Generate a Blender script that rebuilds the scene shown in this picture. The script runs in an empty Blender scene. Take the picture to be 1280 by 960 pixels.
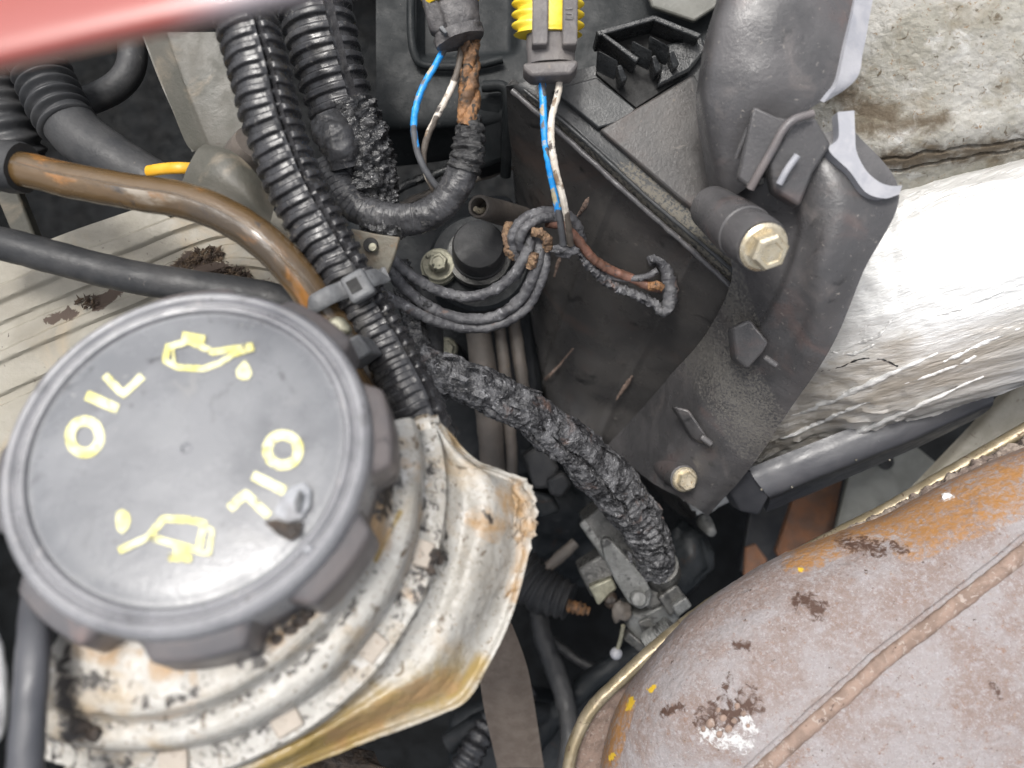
import bpy, bmesh, math, random
from mathutils import Vector, Matrix, noise
random.seed(7)
S = bpy.context.scene
COL = S.collection

# ------------------------------------------------------------------ camera
F = 1004.0          # focal length in photo pixels (1280 wide)
CZ = 0.70           # camera height over the bay floor, metres
cam = bpy.data.cameras.new('camera'); camo = bpy.data.objects.new('camera', cam); COL.objects.link(camo)
camo.location = (0, 0, CZ)
cam.sensor_width = 36; cam.lens = 36 * F / 1280
cam.clip_start = 0.005; cam.clip_end = 100
cam.dof.use_dof = True; cam.dof.focus_distance = 0.30; cam.dof.aperture_fstop = 9
S.camera = camo
S.render.resolution_x = 1024; S.render.resolution_y = 768
# ------------------------------------------------------------------ sky, sun, exposure
W = bpy.data.worlds.new('World'); S.world = W; W.use_nodes = True
nt = W.node_tree; nt.nodes.clear()
sky = nt.nodes.new('ShaderNodeTexSky'); sky.sky_type = 'NISHITA'; sky.sun_disc = False
SUN_EL, SUN_AZ = 66, 330
sky.sun_elevation = math.radians(SUN_EL); sky.sun_rotation = math.radians(SUN_AZ)
sky.air_density = 1.0; sky.dust_density = 6.0; sky.ozone_density = 1.0
hs = nt.nodes.new('ShaderNodeHueSaturation'); hs.inputs['Saturation'].default_value = 0.30
bg = nt.nodes.new('ShaderNodeBackground'); bg.inputs[1].default_value = 0.15
wo = nt.nodes.new('ShaderNodeOutputWorld')
nt.links.new(sky.outputs[0], hs.inputs['Color']); nt.links.new(hs.outputs[0], bg.inputs[0]); nt.links.new(bg.outputs[0], wo.inputs[0])
sl = bpy.data.lights.new('sun', 'SUN'); sl.energy = 1.5; sl.angle = math.radians(12); sl.color = (1, .97, .92)
so = bpy.data.objects.new('sun', sl); COL.objects.link(so)
_a, _e = math.radians(SUN_AZ), math.radians(SUN_EL)
SD = Vector((math.sin(_a) * math.cos(_e), math.cos(_a) * math.cos(_e), math.sin(_e)))
so.rotation_euler = SD.to_track_quat('Z', 'Y').to_euler(); so.location = (0, 0, 2)
S.view_settings.view_transform = 'Standard'; S.view_settings.look = 'None'
S.view_settings.exposure = 0.70; S.view_settings.gamma = 1

# ------------------------------------------------------------------ pixel helpers
def P(x, y, d): return Vector(((x - 640) / F * d, (480 - y) / F * d, CZ - d))
def px(v):
    d = CZ - v.z
    return (640 + v.x / d * F, 480 - v.y / d * F)
def sm(a, b, x):
    if a == b: return 0. if x < a else 1.
    t = min(1, max(0, (x - a) / (b - a))); return t * t * (3 - 2 * t)
def lerp(a, b, t): return a + (b - a) * t
def fbm(p, sc, o=4): return noise.fractal(p * sc, 0.9, 2.1, o)

# ------------------------------------------------------------------ materials
MATS = {}
def M(name, base, var=None, vs=60, vlo=.4, vhi=.62, rough=.5, rv=.12, metal=0, bump=.0003, bs=500, bdet=6, spots=(), masks=(),
      coord='obj', stretch=(1, 1, 1), coat=0, spec=.5, bump2=None, trans=0, rot=None, sdist=.8):
    m = bpy.data.materials.new(name); m.use_nodes = True
    t = m.node_tree; n = t.nodes; L = t.links
    b = n['Principled BSDF']
    if coord == 'suv':
        c = n.new('ShaderNodeAttribute'); c.attribute_name = 'suv'; co = c.outputs['Vector']
    else:
        c = n.new('ShaderNodeTexCoord'); co = c.outputs['Object']
    mp = n.new('ShaderNodeMapping'); mp.inputs['Scale'].default_value = stretch
    if rot is not None:
        mp.vector_type = 'TEXTURE'; mp.inputs['Rotation'].default_value = (0, 0, math.radians(rot)); mp.inputs['Scale'].default_value = tuple(1 / q for q in stretch)
    L.new(co, mp.inputs[0]); co = mp.outputs[0]
    def nz(sc, det=6, dist=.3, rgh=.6):
        x = n.new('ShaderNodeTexNoise'); x.inputs['Scale'].default_value = sc; x.inputs['Detail'].default_value = det
        x.inputs['Distortion'].default_value = dist; x.inputs['Roughness'].default_value = rgh
        L.new(co, x.inputs['Vector']); return x.outputs[0]
    def mr(v, a, b_, c_=0, d_=1):
        x = n.new('ShaderNodeMapRange'); x.interpolation_type = 'SMOOTHSTEP'
        for i, q in enumerate((a, b_, c_, d_)): x.inputs[i + 1].default_value = q
        L.new(v, x.inputs[0]); return x.outputs[0]
    def mix(f, a, b_):
        x = n.new('ShaderNodeMix'); x.data_type = 'RGBA'; L.new(f, x.inputs[0])
        for i, q in ((6, a), (7, b_)):
            if isinstance(q, tuple): x.inputs[i].default_value = (*q, 1)
            else: L.new(q, x.inputs[i])
        return x.outputs[2]
    def mixf(f, a, b_):
        x = n.new('ShaderNodeMix'); x.data_type = 'FLOAT'; L.new(f, x.inputs[0])
        for i, q in ((2, a), (3, b_)):
            if isinstance(q, (int, float)): x.inputs[i].default_value = q
            else: L.new(q, x.inputs[i])
        return x.outputs[0]
    col = mix(mr(nz(vs), vlo, vhi), base, var if var else tuple(q * .75 for q in base))
    ro = mr(nz(vs * 2.3, 8), .3, .7, max(.03, rough - rv), min(1, rough + rv))
    hgt = None
    met = None
    for sp in spots:
        f = mr(nz(sp[1], 8, sdist, sp[5] if len(sp) > 5 else .6), sp[2], sp[3])
        col = mix(f, col, sp[0])
        if len(sp) > 4 and sp[4] is not None: ro = mixf(f, ro, sp[4])
    for mk in masks:     # (attr, colour, breakup scale, rough)
        a = n.new('ShaderNodeAttribute'); a.attribute_name = mk[0]
        ad = n.new('ShaderNodeMath'); ad.operation = 'MULTIPLY_ADD'; L.new(nz(mk[2], 8, .6, .65), ad.inputs[0]); ad.inputs[1].default_value = mk[4] if len(mk) > 4 else 1.6
        L.new(a.outputs['Fac'], ad.inputs[2])
        half = (mk[4] if len(mk) > 4 else 1.6) * .5
        sf = mk[5] if len(mk) > 5 else .08
        f0 = mr(ad.outputs[0], half + .5 - sf, half + .5 + sf)
        gate = mr(a.outputs['Fac'], .02, .15)
        mu = n.new('ShaderNodeMath'); mu.operation = 'MULTIPLY'; L.new(f0, mu.inputs[0]); L.new(gate, mu.inputs[1])
        col = mix(mu.outputs[0], col, mk[1])
        if mk[3] is not None: ro = mixf(mu.outputs[0], ro, mk[3])
    L.new(col, b.inputs['Base Color']); L.new(ro, b.inputs['Roughness'])
    b.inputs['Metallic'].default_value = metal
    b.inputs['Specular IOR Level'].default_value = spec
    b.inputs['Coat Weight'].default_value = coat; b.inputs['Coat Roughness'].default_value = .08
    b.inputs['Transmission Weight'].default_value = trans
    if bump:
        bp = n.new('ShaderNodeBump'); bp.inputs['Distance'].default_value = bump; bp.inputs['Strength'].default_value = 1
        L.new(nz(bs, bdet, .2, .65), bp.inputs['Height'])
        if bump2:
            b2 = n.new('ShaderNodeBump'); b2.inputs['Distance'].default_value = bump2[0]; b2.inputs['Strength'].default_value = 1
            L.new(nz(bump2[1], 4, 1.0), b2.inputs['Height']); L.new(b2.outputs[0], bp.inputs['Normal'])
        L.new(bp.outputs[0], b.inputs['Normal'])
    MATS[name] = m
    return m

GRIT = ((.25, .22, .18), 900, .66, .74, .9)
M('cap_black', (.130, .135, .145), (.175, .180, .190), vs=38, rough=.27, rv=.12, bump=.00008, bs=700, spots=[((.19, .19, .19), 60, .57, .80, .42), ((.05, .05, .055), 110, .60, .74, .3), ((.24, .235, .225), 1300, .68, .74, .7), ((.30, .29, .28), 260, .70, .735, .6)])
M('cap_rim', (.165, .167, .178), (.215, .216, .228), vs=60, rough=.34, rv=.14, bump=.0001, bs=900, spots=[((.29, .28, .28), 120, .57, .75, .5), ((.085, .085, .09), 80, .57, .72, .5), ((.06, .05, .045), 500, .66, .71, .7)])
M('cap_grip', (.095, .092, .097), (.13, .115, .113), vs=40, rough=.42, bump=.0001, bs=800, spots=[((.19, .14, .13), 60, .57, .8, .6), ((.05, .045, .045), 160, .6, .7, .5)])
M('yellow_print', (.66, .60, .16), (.74, .71, .42), vs=180, vlo=.38, vhi=.58, rough=.55, bump=.0001, bs=1500, spots=[((.12, .115, .09), 300, .58, .66, .5), ((.10, .10, .10), 900, .58, .64, .5)])
M('cream', (.270, .256, .228), (.37, .36, .335), vs=42, rough=.36, rv=.20, bump=.00022, bs=700, bump2=(.0004, 120),
  spots=[((.30, .22, .125), 34, .52, .72, .40), ((.36, .26, .17), 60, .56, .75, None), ((.45, .44, .42), 150, .58, .70, .3), ((.11, .085, .06), 230, .60, .67, .6), ((.050, .040, .032), 620, .625, .675, .6), ((.05, .038, .027), 110, .66, .70, .5), ((.15, .11, .07), 1000, .60, .66, .7)],
  masks=[('oil', (.26, .185, .065), 70, .08, 1.6, .45), ('stain', (.30, .19, .09), 130, .5, 4.5, .9), ('grime', (.016, .012, .010), 330, .4, 4.0, .3)])
M('cream_tab', (.34, .30, .255), (.37, .32, .27), vs=90, rough=.45, bump=.0002, bs=700, spots=[((.2, .14, .1), 300, .62, .70, .6), ((.04, .03, .025), 600, .62, .66, .6)])
M('head_alloy', (.175, .16, .128), (.22, .205, .168), vs=35, rough=.55, bump=.00025, bs=600,
  spots=[((.26, .21, .14), 30, .53, .75, .6), ((.05, .04, .03), 400, .66, .71, .8)], masks=[('grime', (.05, .032, .022), 260, .75, 2.0)])
M('bracket', (.066, .064, .053), (.086, .081, .068), vs=60, rough=.55, bump=.0002, bs=700, spots=[((.08, .07, .06), 500, .66, .70, .8), ((.18, .15, .11), 50, .55, .75, None)])
M('rust_bracket', (.125, .116, .092), (.11, .088, .062), vs=120, rough=.5, bump=.0003, bs=600, spots=[((.18, .11, .06), 160, .58, .70, .6)])
M('loom', (.024, .024, .026), (.038, .038, .041), vs=120, rough=.26, rv=.12, bump=.00012, bs=900, spots=[((.11, .105, .10), 420, .60, .70, .6), ((.075, .072, .068), 55, .53, .72, .5)])
M('melted', (.016, .016, .017), (.05, .05, .052), vs=300, rough=.26, rv=.12, bump=.0012, bs=420, bdet=3, spots=[((.09, .09, .09), 700, .62, .70, .35)])
M('burnt', (.026, .026, .028), (.13, .13, .135), vs=240, vlo=.42, vhi=.62, rough=.24, rv=.12, bump=.0011, bs=560, bdet=3, bump2=(.0014, 240),
  spots=[((.12, .075, .06), 60, .58, .72, .5), ((.26, .26, .27), 480, .60, .68, .3), ((.34, .34, .35), 170, .62, .72, .3)])
M('tape', (.026, .026, .028), (.05, .05, .053), vs=90, rough=.30, bump=.0004, bs=420, spots=[((.12, .115, .11), 300, .60, .70, .5)])
M('tape_charred', (.016, .016, .017), (.05, .05, .05), vs=200, rough=.42, bump=.0014, bs=350, spots=[((.12, .11, .10), 600, .62, .72, .6)])
M('brown_hose', (.092, .055, .022), (.050, .035, .020), vs=26, coord='suv', stretch=(.6, 1.6, 1), rough=.22, rv=.12, bump=.00015, bs=700, coat=.4, vlo=.42, vhi=.58,
  spots=[((.22, .19, .15), 40, .56, .74, .35), ((.21, .095, .024), 70, .56, .70, None), ((.03, .022, .016), 150, .60, .70, .4)])
M('hose', (.026, .027, .029), (.042, .042, .043), vs=60, spec=.3, rough=.48, bump=.0002, bs=600, spots=[((.12, .11, .10), 300, .66, .75, .8)])
M('hose_brown', (.085, .075, .066), (.115, .098, .085), vs=70, rough=.6, bump=.0003, bs=500, spots=[((.14, .11, .08), 400, .62, .72, .9)])
M('blue_wire', (.01, .22, .60), (.02, .27, .64), vs=200, coord='suv', rough=.38, bump=.0001, bs=800, spots=[((.34, .30, .20), 130, .58, .64, .6), ((.10, .10, .10), 90, .62, .70, .6)], masks=[('grime', (.07, .072, .078), 400, .6, .6)])
M('white_wire', (.50, .45, .38), (.60, .56, .50), vs=200, coord='suv', rough=.45, bump=.0002, bs=800, spots=[((.16, .11, .07), 150, .56, .66, .6), ((.06, .05, .045), 210, .60, .66, .7)], masks=[('grime', (.09, .075, .062), 300, .6, .8)])
M('charred_wire', (.055, .055, .06), (.105, .105, .11), vs=140, rough=.42, bump=.0005, bs=900, spots=[((.20, .20, .21), 450, .58, .68, .5), ((.13, .085, .07), 90, .62, .74, .6), ((.015, .015, .015), 260, .60, .66, .5)])
M('copper_wire', (.10, .052, .036), (.17, .085, .062), vs=160, rough=.42, bump=.0002, bs=900, spots=[((.42, .15, .06), 240, .66, .72, .3), ((.04, .035, .035), 180, .58, .66, .6)])
M('burnt_copper', (.10, .055, .028), (.26, .13, .055), vs=220, rough=.55, bump=.0008, bs=600, spots=[((.03, .025, .02), 260, .52, .62, .6), ((.5, .22, .06), 330, .66, .72, .4)])
M('copper_ring', (.22, .14, .08), (.13, .08, .05), vs=400, rough=.7, bump=.0008, bs=900, spots=[((.05, .04, .03), 500, .58, .66, .9)])
M('connector_grey', (.085, .078, .078), (.13, .118, .112), vs=90, rough=.55, bump=.0003, bs=800, spots=[((.20, .17, .15), 200, .60, .74, .7)])
M('connector_charred', (.045, .043, .045), (.10, .095, .095), vs=110, rough=.5, bump=.0006, bs=500, spots=[((.20, .18, .17), 260, .60, .72, .6)])
M('seal_yellow', (.60, .42, .015), (.66, .50, .04), vs=80, rough=.38, bump=.0001, bs=700, spots=[((.25, .16, .02), 350, .66, .72, .6)])
M('red_plastic', (.75, .05, .03), rough=.4)
M('yellow_tape', (.60, .30, .01), (.66, .36, .03), vs=100, rough=.45, bump=.0001)
M('airbox', (.030, .032, .033), (.042, .043, .044), vs=60, spec=.4, rough=.36, rv=.10, bump=.00015, bs=900, spots=[((.085, .078, .07), 700, .655, .70, .8), ((.055, .05, .045), 36, .56, .78, .65)],
  masks=[('reddish', (.115, .072, .060), 60, .6, .5), ('dust', (.13, .12, .10), 900, .9, 8.0, .4)])
M('airbox_wall', (.052, .050, .049), (.070, .066, .063), vs=40, rough=.34, spec=.4, bump=.00015, bs=600, spots=[((.14, .125, .11), 700, .645, .69, .8), ((.072, .056, .050), 24, .50, .70, .55), ((.018, .018, .018), 60, .58, .72, .4), ((.12, .11, .10), 120, .66, .74, .6)])
M('panel_black', (.012, .014, .015), (.020, .022, .023), vs=60, rough=.5, spec=.15, bump=.0002, bs=700, spots=[((.09, .085, .08), 800, .67, .71, .8)])
M('gloss_black', (.012, .012, .013), (.02, .02, .02), vs=60, rough=.34, spec=.3, bump=.0001, bs=200, spots=[((.05, .05, .05), 300, .62, .74, .5)])
M('airbox_gloss', (.014, .015, .016), (.03, .032, .033), vs=120, rough=.24, bump=.0006, bs=420, spots=[((.10, .10, .10), 500, .66, .72, .5)])
M('shroud', (.058, .057, .059), (.080, .077, .079), vs=36, rough=.34, rv=.12, bump=.00018, bs=800, spots=[((.125, .112, .108), 50, .56, .78, .55), ((.030, .030, .031), 90, .60, .74, .4), ((.20, .185, .17), 700, .645, .69, .8), ((.105, .078, .073), 28, .56, .74, None)], masks=[('dust', (.12, .114, .104), 1000, .9, 9.0, .5)])
M('shroud_edge', (.25, .255, .28), (.31, .31, .33), vs=120, rough=.5, bump=.0001, bs=700)
M('felt', (.235, .225, .188), (.33, .322, .295), vs=60, vlo=.38, vhi=.64, rough=.55, rv=.2, bump=.0007, bs=520, bump2=(.0006, 160),
  spots=[((.43, .425, .405), 90, .55, .72, .4), ((.17, .145, .10), 45, .53, .72, .8), ((.10, .08, .055), 300, .60, .70, .9), ((.21, .15, .095), 650, .60, .67, .9)], masks=[('grime', (.085, .065, .042), 160, .8, 2.4, .5)])
M('foil', (.69, .69, .68), (.60, .595, .58), vs=26, rough=.36, rv=.14, metal=.35, bump=.0008, bs=170, stretch=(.22, 2.2, 1), rot=21, bump2=(.0012, 46),
  spots=[((.46, .43, .38), 70, .60, .74, .45)], masks=[('grime', (.40, .365, .315), 130, .40, 2.6, .8), ('crack', (.03, .025, .02), 500, .7, .3)])
M('bar_black', (.050, .052, .060), (.065, .066, .074), vs=50, rough=.42, bump=.0001, bs=800, spots=[((.20, .2, .2), 700, .69, .73, .8)])
M('gold_rim', (.25, .205, .13), (.32, .27, .19), vs=120, rough=.38, metal=.5, bump=.0002, bs=600, spots=[((.12, .08, .05), 260, .58, .68, .7)])
M('strut_beige', (.19, .175, .14), (.23, .215, .18), vs=60, rough=.6, bump=.0003, bs=700, spots=[((.14, .12, .09), 300, .60, .70, .8)])
M('rust', (.195, .150, .134), (.245, .224, .224), vs=48, vlo=.40, vhi=.62, rough=.66, rv=.15, spec=.3, bump=.0006, bs=900, bump2=(.0005, 200), sdist=.15,
  spots=[((.275, .258, .262), 480, .46, .66, .6, .8), ((.195, .118, .085), 330, .55, .68, .8, .8), ((.35, .34, .35), 1300, .54, .66, .55, .8), ((.120, .082, .070), 1000, .57, .66, .85, .8), ((.25, .155, .095), 210, .60, .72, .8, .8), ((.06, .042, .034), 420, .66, .71, .85)],
  masks=[('orange', (.29, .145, .050), 420, .8, 6.5, 1.1), ('dark', (.065, .036, .026), 420, .5, 5.5, .5), ('white', (.46, .46, .46), 600, .5, 7.0, .6), ('yellow', (.60, .39, .03), 500, .6, 2.0, .2)])
M('rust_bead', (.25, .180, .145), (.18, .13, .105), vs=160, rough=.7, spec=.3, bump=.0006, bs=600, spots=[((.30, .25, .22), 500, .56, .64, .6), ((.09, .06, .05), 220, .60, .68, .8)])
M('rust_orange', (.15, .065, .03), (.10, .055, .035), vs=80, rough=.75, bump=.0003, bs=400)
M('gasket', (.17, .13, .11), (.30, .25, .21), vs=260, rough=.85, bump=.002, bs=420, spots=[((.04, .03, .025), 300, .56, .64, .9)])
M('engine_dark', (.010, .012, .014), (.020, .022, .024), vs=40, rough=.5, spec=.2, bump=.0006, bs=260, spots=[((.06, .062, .064), 150, .62, .76, .5), ((.05, .03, .02), 60, .62, .76, .7)])
M('cast_grey', (.070, .070, .067), (.115, .113, .107), vs=90, rough=.32, metal=.3, bump=.0005, bs=500, spots=[((.025, .025, .025), 110, .53, .64, .4), ((.20, .195, .185), 260, .62, .70, .35)])
M('clip_grey', (.12, .122, .118), (.17, .172, .168), vs=120, rough=.36, metal=.25, bump=.0005, bs=500, spots=[((.04, .04, .04), 160, .56, .66, .5), ((.26, .26, .25), 300, .64, .70, .4)])
M('dull_plate', (.105, .105, .092), (.14, .14, .125), vs=50, rough=.65, bump=.0003, bs=400)
M('bolt_zinc', (.60, .54, .42), (.52, .45, .32), vs=200, rough=.33, metal=.7, bump=.0002, bs=500, spots=[((.28, .20, .12), 300, .62, .70, .6)])
M('bolt_old', (.30, .29, .22), (.22, .21, .16), vs=220, rough=.45, metal=.4, bump=.0004, bs=600, spots=[((.05, .05, .04), 260, .58, .66, .8)])
M('belt', (.105, .082, .066), (.13, .105, .086), vs=150, rough=.7, bump=.0003, bs=900, spots=[((.2, .17, .14), 900, .66, .72, .9)])
M('red_paint', (.31, .066, .052), (.29, .072, .060), vs=14, rough=.42, coat=.5, bump=.00005, bs=400, masks=[('pale_end', (.36, .33, .35), 14, .5, .35, .42)])
M('white_lump', (.80, .80, .80), rough=.8, bump=.0008, bs=400)
M('tie_grey', (.088, .091, .096), (.125, .129, .134), vs=160, rough=.5, bump=.0003, bs=800, spots=[((.05, .05, .05), 500, .62, .70, .7)])
M('flake', (.30, .31, .33), (.16, .16, .17), vs=150, rough=.4, bump=.0004, bs=300)
M('grime_lump', (.022, .017, .014), (.05, .035, .025), vs=300, rough=.4, bump=.001, bs=500)
M('leaf_litter', (.035, .022, .014), (.09, .06, .035), vs=300, rough=.8, bump=.0008, bs=500)
M('black_hole', (.008, .008, .008), rough=.7)
M('shade_black', (.004, .0045, .005), (.007, .008, .009), vs=50, rough=.6, spec=.08, bump=.0006, bs=200)  # near-black colour stands in for the deep shade of the crowded bay
M('asphalt', (.04, .04, .04), (.055, .055, .055), vs=60, rough=.9, bump=.001, bs=300)

# ------------------------------------------------------------------ object helpers
def link(o, parent=None, mat=None):
    COL.objects.link(o)
    if mat: o.data.materials.append(MATS[mat])
    if parent:
        o.parent = parent
        w = Vector(parent.location)
        p = parent.parent
        o.matrix_parent_inverse = Matrix.Translation(-w) if parent.type == 'EMPTY' else Matrix.Identity(4)
    return o
def thing(name, label, cat, loc, group=None):
    o = bpy.data.objects.new(name, None); o.empty_display_size = .01; o.location = loc
    COL.objects.link(o); tag(o, label, cat, group); return o
def tag(o, label, cat, group=None):
    o['label'] = label; o['category'] = cat
    if group: o['group'] = group
    return o
def struct(o): o['kind'] = 'structure'; return o
def mesh(name, vs, fs, mat, parent=None, smooth=True, angle=35, suv=None):
    me = bpy.data.meshes.new(name); me.from_pydata([tuple(v) for v in vs], [], fs); me.validate()
    bm = bmesh.new(); bm.from_mesh(me); bmesh.ops.recalc_face_normals(bm, faces=bm.faces); bm.to_mesh(me); bm.free()
    if smooth:
        me.shade_smooth(); me.set_sharp_from_angle(angle=math.radians(angle))
    if suv:
        a = me.attributes.new('suv', 'FLOAT_VECTOR', 'POINT'); a.data.foreach_set('vector', [c for v in suv for c in v])
    return link(bpy.data.objects.new(name, me), parent, mat)
def mask(o, name, blobs, inv=False):
    """vertex mask: blobs are capsules (x1,y1,x2,y2,rad) on the surface, given by the photo pixels they show at"""
    me = o.data; vals = []
    for v in me.vertices:
        x, y = px(v.co); b = 0
        for (x1, y1, x2, y2, r) in blobs:
            dx, dy = x2 - x1, y2 - y1; L2 = dx * dx + dy * dy
            t = 0 if L2 == 0 else min(1, max(0, ((x - x1) * dx + (y - y1) * dy) / L2))
            q = 1 - math.hypot(x - x1 - t * dx, y - y1 - t * dy) / r
            b = max(b, q)
        vals.append(max(0, b))
    a = me.attributes.new(name, 'FLOAT', 'POINT'); a.data.foreach_set('value', vals)
def crom(pts, n):
    pts = [Vector(p) for p in pts]
    if len(pts) == 1: return pts * n
    # resample by chord length
    ext = [pts[0] * 2 - pts[1]] + pts + [pts[-1] * 2 - pts[-2]]
    dense = []
    for i in range(1, len(ext) - 2):
        p0, p1, p2, p3 = ext[i - 1:i + 3]
        for k in range(16):
            t = k / 16
            dense.append(.5 * ((2 * p1) + (p2 - p0) * t + (2 * p0 - 5 * p1 + 4 * p2 - p3) * t * t + (3 * p1 - p0 - 3 * p2 + p3) * t ** 3))
    dense.append(pts[-1])
    acc = [0]
    for a, b in zip(dense, dense[1:]): acc.append(acc[-1] + (b - a).length)
    out = []; j = 0
    for i in range(n):
        s = acc[-1] * i / (n - 1)
        while j < len(acc) - 2 and acc[j + 1] < s: j += 1
        h = acc[j + 1] - acc[j]
        out.append(dense[j].lerp(dense[j + 1], 0 if h < 1e-12 else min(1, (s - acc[j]) / h)))
    return out
def tube(name, path, r, mat, parent=None, n=60, seg=18, rf=None, flat=1, nz=None, caps=True, world=False, up=None, angle=50, closed=False):
    """path of (x,y,d) pixels+depth (or world vectors); r radius or list of radii (m); rf(s,ang,t)->extra radius in m; flat scales the up axis"""
    pts = [Vector(p) for p in path] if world else [P(*p) for p in path]
    if closed: pts = pts + [pts[0]]
    C = crom(pts, n)
    rr = r if isinstance(r, (list, tuple)) else [r, r]
    vs, suv, fs = [], [], []; s = 0
    Z = Vector(up) if up else Vector((0, 0, 1))
    prevS = None
    for i in range(n):
        T = (C[min(i + 1, n - 1)] - C[max(i - 1, 0)]).normalized()
        if i: s += (C[i] - C[i - 1]).length
        sd = T.cross(Z)
        if sd.length < .15 and prevS is not None: sd = prevS - T * prevS.dot(T)
        elif sd.length < 1e-4: sd = T.cross(Vector((0, 1, 0)))
        sd.normalize()
        if prevS is not None and sd.dot(prevS) < 0 and up is None: pass
        prevS = sd; U = sd.cross(T).normalized()
        t = i / (n - 1); q = t * (len(rr) - 1); k = min(int(q), len(rr) - 2); R = lerp(rr[k], rr[k + 1], q - k)
        for j in range(seg):
            a = 2 * math.pi * j / seg          # 0 = towards up, positive = to the side sd
            R2 = R + (rf(s, a if a <= math.pi else a - 2 * math.pi, t) if rf else 0)
            d = U * math.cos(a) * flat + sd * math.sin(a)
            p = C[i] + d * R2
            if nz: p += d * nz[0] * fbm(p, nz[1], nz[2] if len(nz) > 2 else 4)
            vs.append(p); suv.append((s, a * R, 0))
    for i in range(n - 1):
        for j in range(seg):
            a, b = i * seg + j, i * seg + (j + 1) % seg
            fs.append((a, b, b + seg, a + seg))
    if caps and not closed:
        fs.append(tuple(range(seg))[::-1]); fs.append(tuple((n - 1) * seg + j for j in range(seg)))
    return mesh(name, vs, fs, mat, parent, angle=angle, suv=suv)
def loft(name, rows, mat, parent=None, nu=40, nv=40, th=.0015, disp=None, angle=45, edge=None):
    """sheet through rows of points; thickness th below; disp(p,u,v)->height along normal"""
    g = [crom(r, nu) for r in rows]
    cols = [crom([g[k][i] for k in range(len(g))], nv) for i in range(nu)]
    top = [[cols[i][j] for i in range(nu)] for j in range(nv)]
    def nrm(i, j):
        a = top[j][min(i + 1, nu - 1)] - top[j][max(i - 1, 0)]; b = top[min(j + 1, nv - 1)][i] - top[max(j - 1, 0)][i]
        c = a.cross(b)
        return c.normalized() if c.length > 1e-14 else Vector((0, 0, 1))
    sgn = 1 if sum(nrm(i, j).z for i in range(0, nu, 5) for j in range(0, nv, 5)) > 0 else -1
    N = [[nrm(i, j) * sgn for i in range(nu)] for j in range(nv)]
    if disp: top = [[top[j][i] + N[j][i] * disp(top[j][i], i / (nu - 1), j / (nv - 1)) for i in range(nu)] for j in range(nv)]
    vs = [top[j][i] for j in range(nv) for i in range(nu)]; off = len(vs)
    vs += [top[j][i] - N[j][i] * th for j in range(nv) for i in range(nu)]
    fs = []
    for j in range(nv - 1):
        for i in range(nu - 1):
            a = j * nu + i; fs.append((a, a + 1, a + nu + 1, a + nu)); fs.append((off + a, off + a + nu, off + a + nu + 1, off + a + 1))
    for i in range(nu - 1):
        for b in (i, (nv - 1) * nu + i): fs.append((b, b + 1, off + b + 1, off + b))
    for j in range(nv - 1):
        for b in (j * nu, j * nu + nu - 1): fs.append((b, b + nu, off + b + nu, off + b))
    return mesh(name, vs, fs, mat, parent, angle=angle)
def prism(name, poly, th, mat, parent=None, bev=.0008, dirv=(0, 0, -1), world=False, seg=2, taper=1):
    pts = [Vector(p) for p in poly] if world else [P(*p) for p in poly]
    n = len(pts); dv = Vector(dirv).normalized() * th
    c = sum(pts, Vector()) / n
    bot = [c + (p - c) * taper + dv for p in pts]
    o = mesh(name, pts + bot, [tuple(range(n)), tuple(range(n, 2 * n))[::-1]] + [(i, (i + 1) % n, n + (i + 1) % n, n + i) for i in range(n)], mat, parent, smooth=False)
    if bev:
        m = o.modifiers.new('bevel', 'BEVEL'); m.width = bev; m.segments = seg; m.limit_method = 'ANGLE'; m.angle_limit = math.radians(25)
        m.harden_normals = False
        o.data.shade_smooth(); o.data.set_sharp_from_angle(angle=math.radians(60))
    return o
def beam(name, a, b, w, h, mat, parent=None, bev=.001, upv=(0, 0, 1), world=False):
    A, B = (Vector(a), Vector(b)) if world else (P(*a), P(*b))
    T = (B - A).normalized(); s = T.cross(Vector(upv)).normalized(); u = s.cross(T)
    q = [A + s * w / 2 + u * h / 2, B + s * w / 2 + u * h / 2, B - s * w / 2 + u * h / 2, A - s * w / 2 + u * h / 2]
    return prism(name, q, h, mat, parent, bev, dirv=-u, world=True)
def frame(axis):
    z = Vector(axis).normalized(); x = Vector((1, 0, 0)); x = (x - z * x.dot(z)).normalized(); y = z.cross(x); return x, y, z
def lathe(name, C, axis, prof, mat, parent=None, seg=48, rf=None, angle=35, nz=None, arc=None):
    x, y, z = frame(axis); C = Vector(C); vs, fs = [], []
    n = len(prof); m = seg + 1 if arc else seg
    for i, (r, h) in enumerate(prof):
        for j in range(m):
            a = math.radians(lerp(arc[0], arc[1], j / seg)) if arc else 2 * math.pi * j / seg
            rr = r + (rf(a, i, r) if rf else 0)
            p = C + (x * math.cos(a) + y * math.sin(a)) * rr + z * h
            if nz: p += z * nz[0] * fbm(p, nz[1])
            vs.append(p)
    for i in range(n - 1):
        for j in range(seg):
            a, b = i * m + j, i * m + (j + 1) % m; fs.append((a, b, b + m, a + m))
    if arc:
        fs.append(tuple(i * m for i in range(n))); fs.append(tuple(i * m + seg for i in range(n))[::-1])
        for j in range(seg): fs.append((j, (n - 1) * m + j, (n - 1) * m + j + 1, j + 1))
    else:
        if prof[0][0] > 1e-6: fs.append(tuple(range(seg)))
        if prof[-1][0] > 1e-6: fs.append(tuple((n - 1) * seg + j for j in range(seg)))
    return mesh(name, vs, fs, mat, parent, angle=angle)
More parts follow.
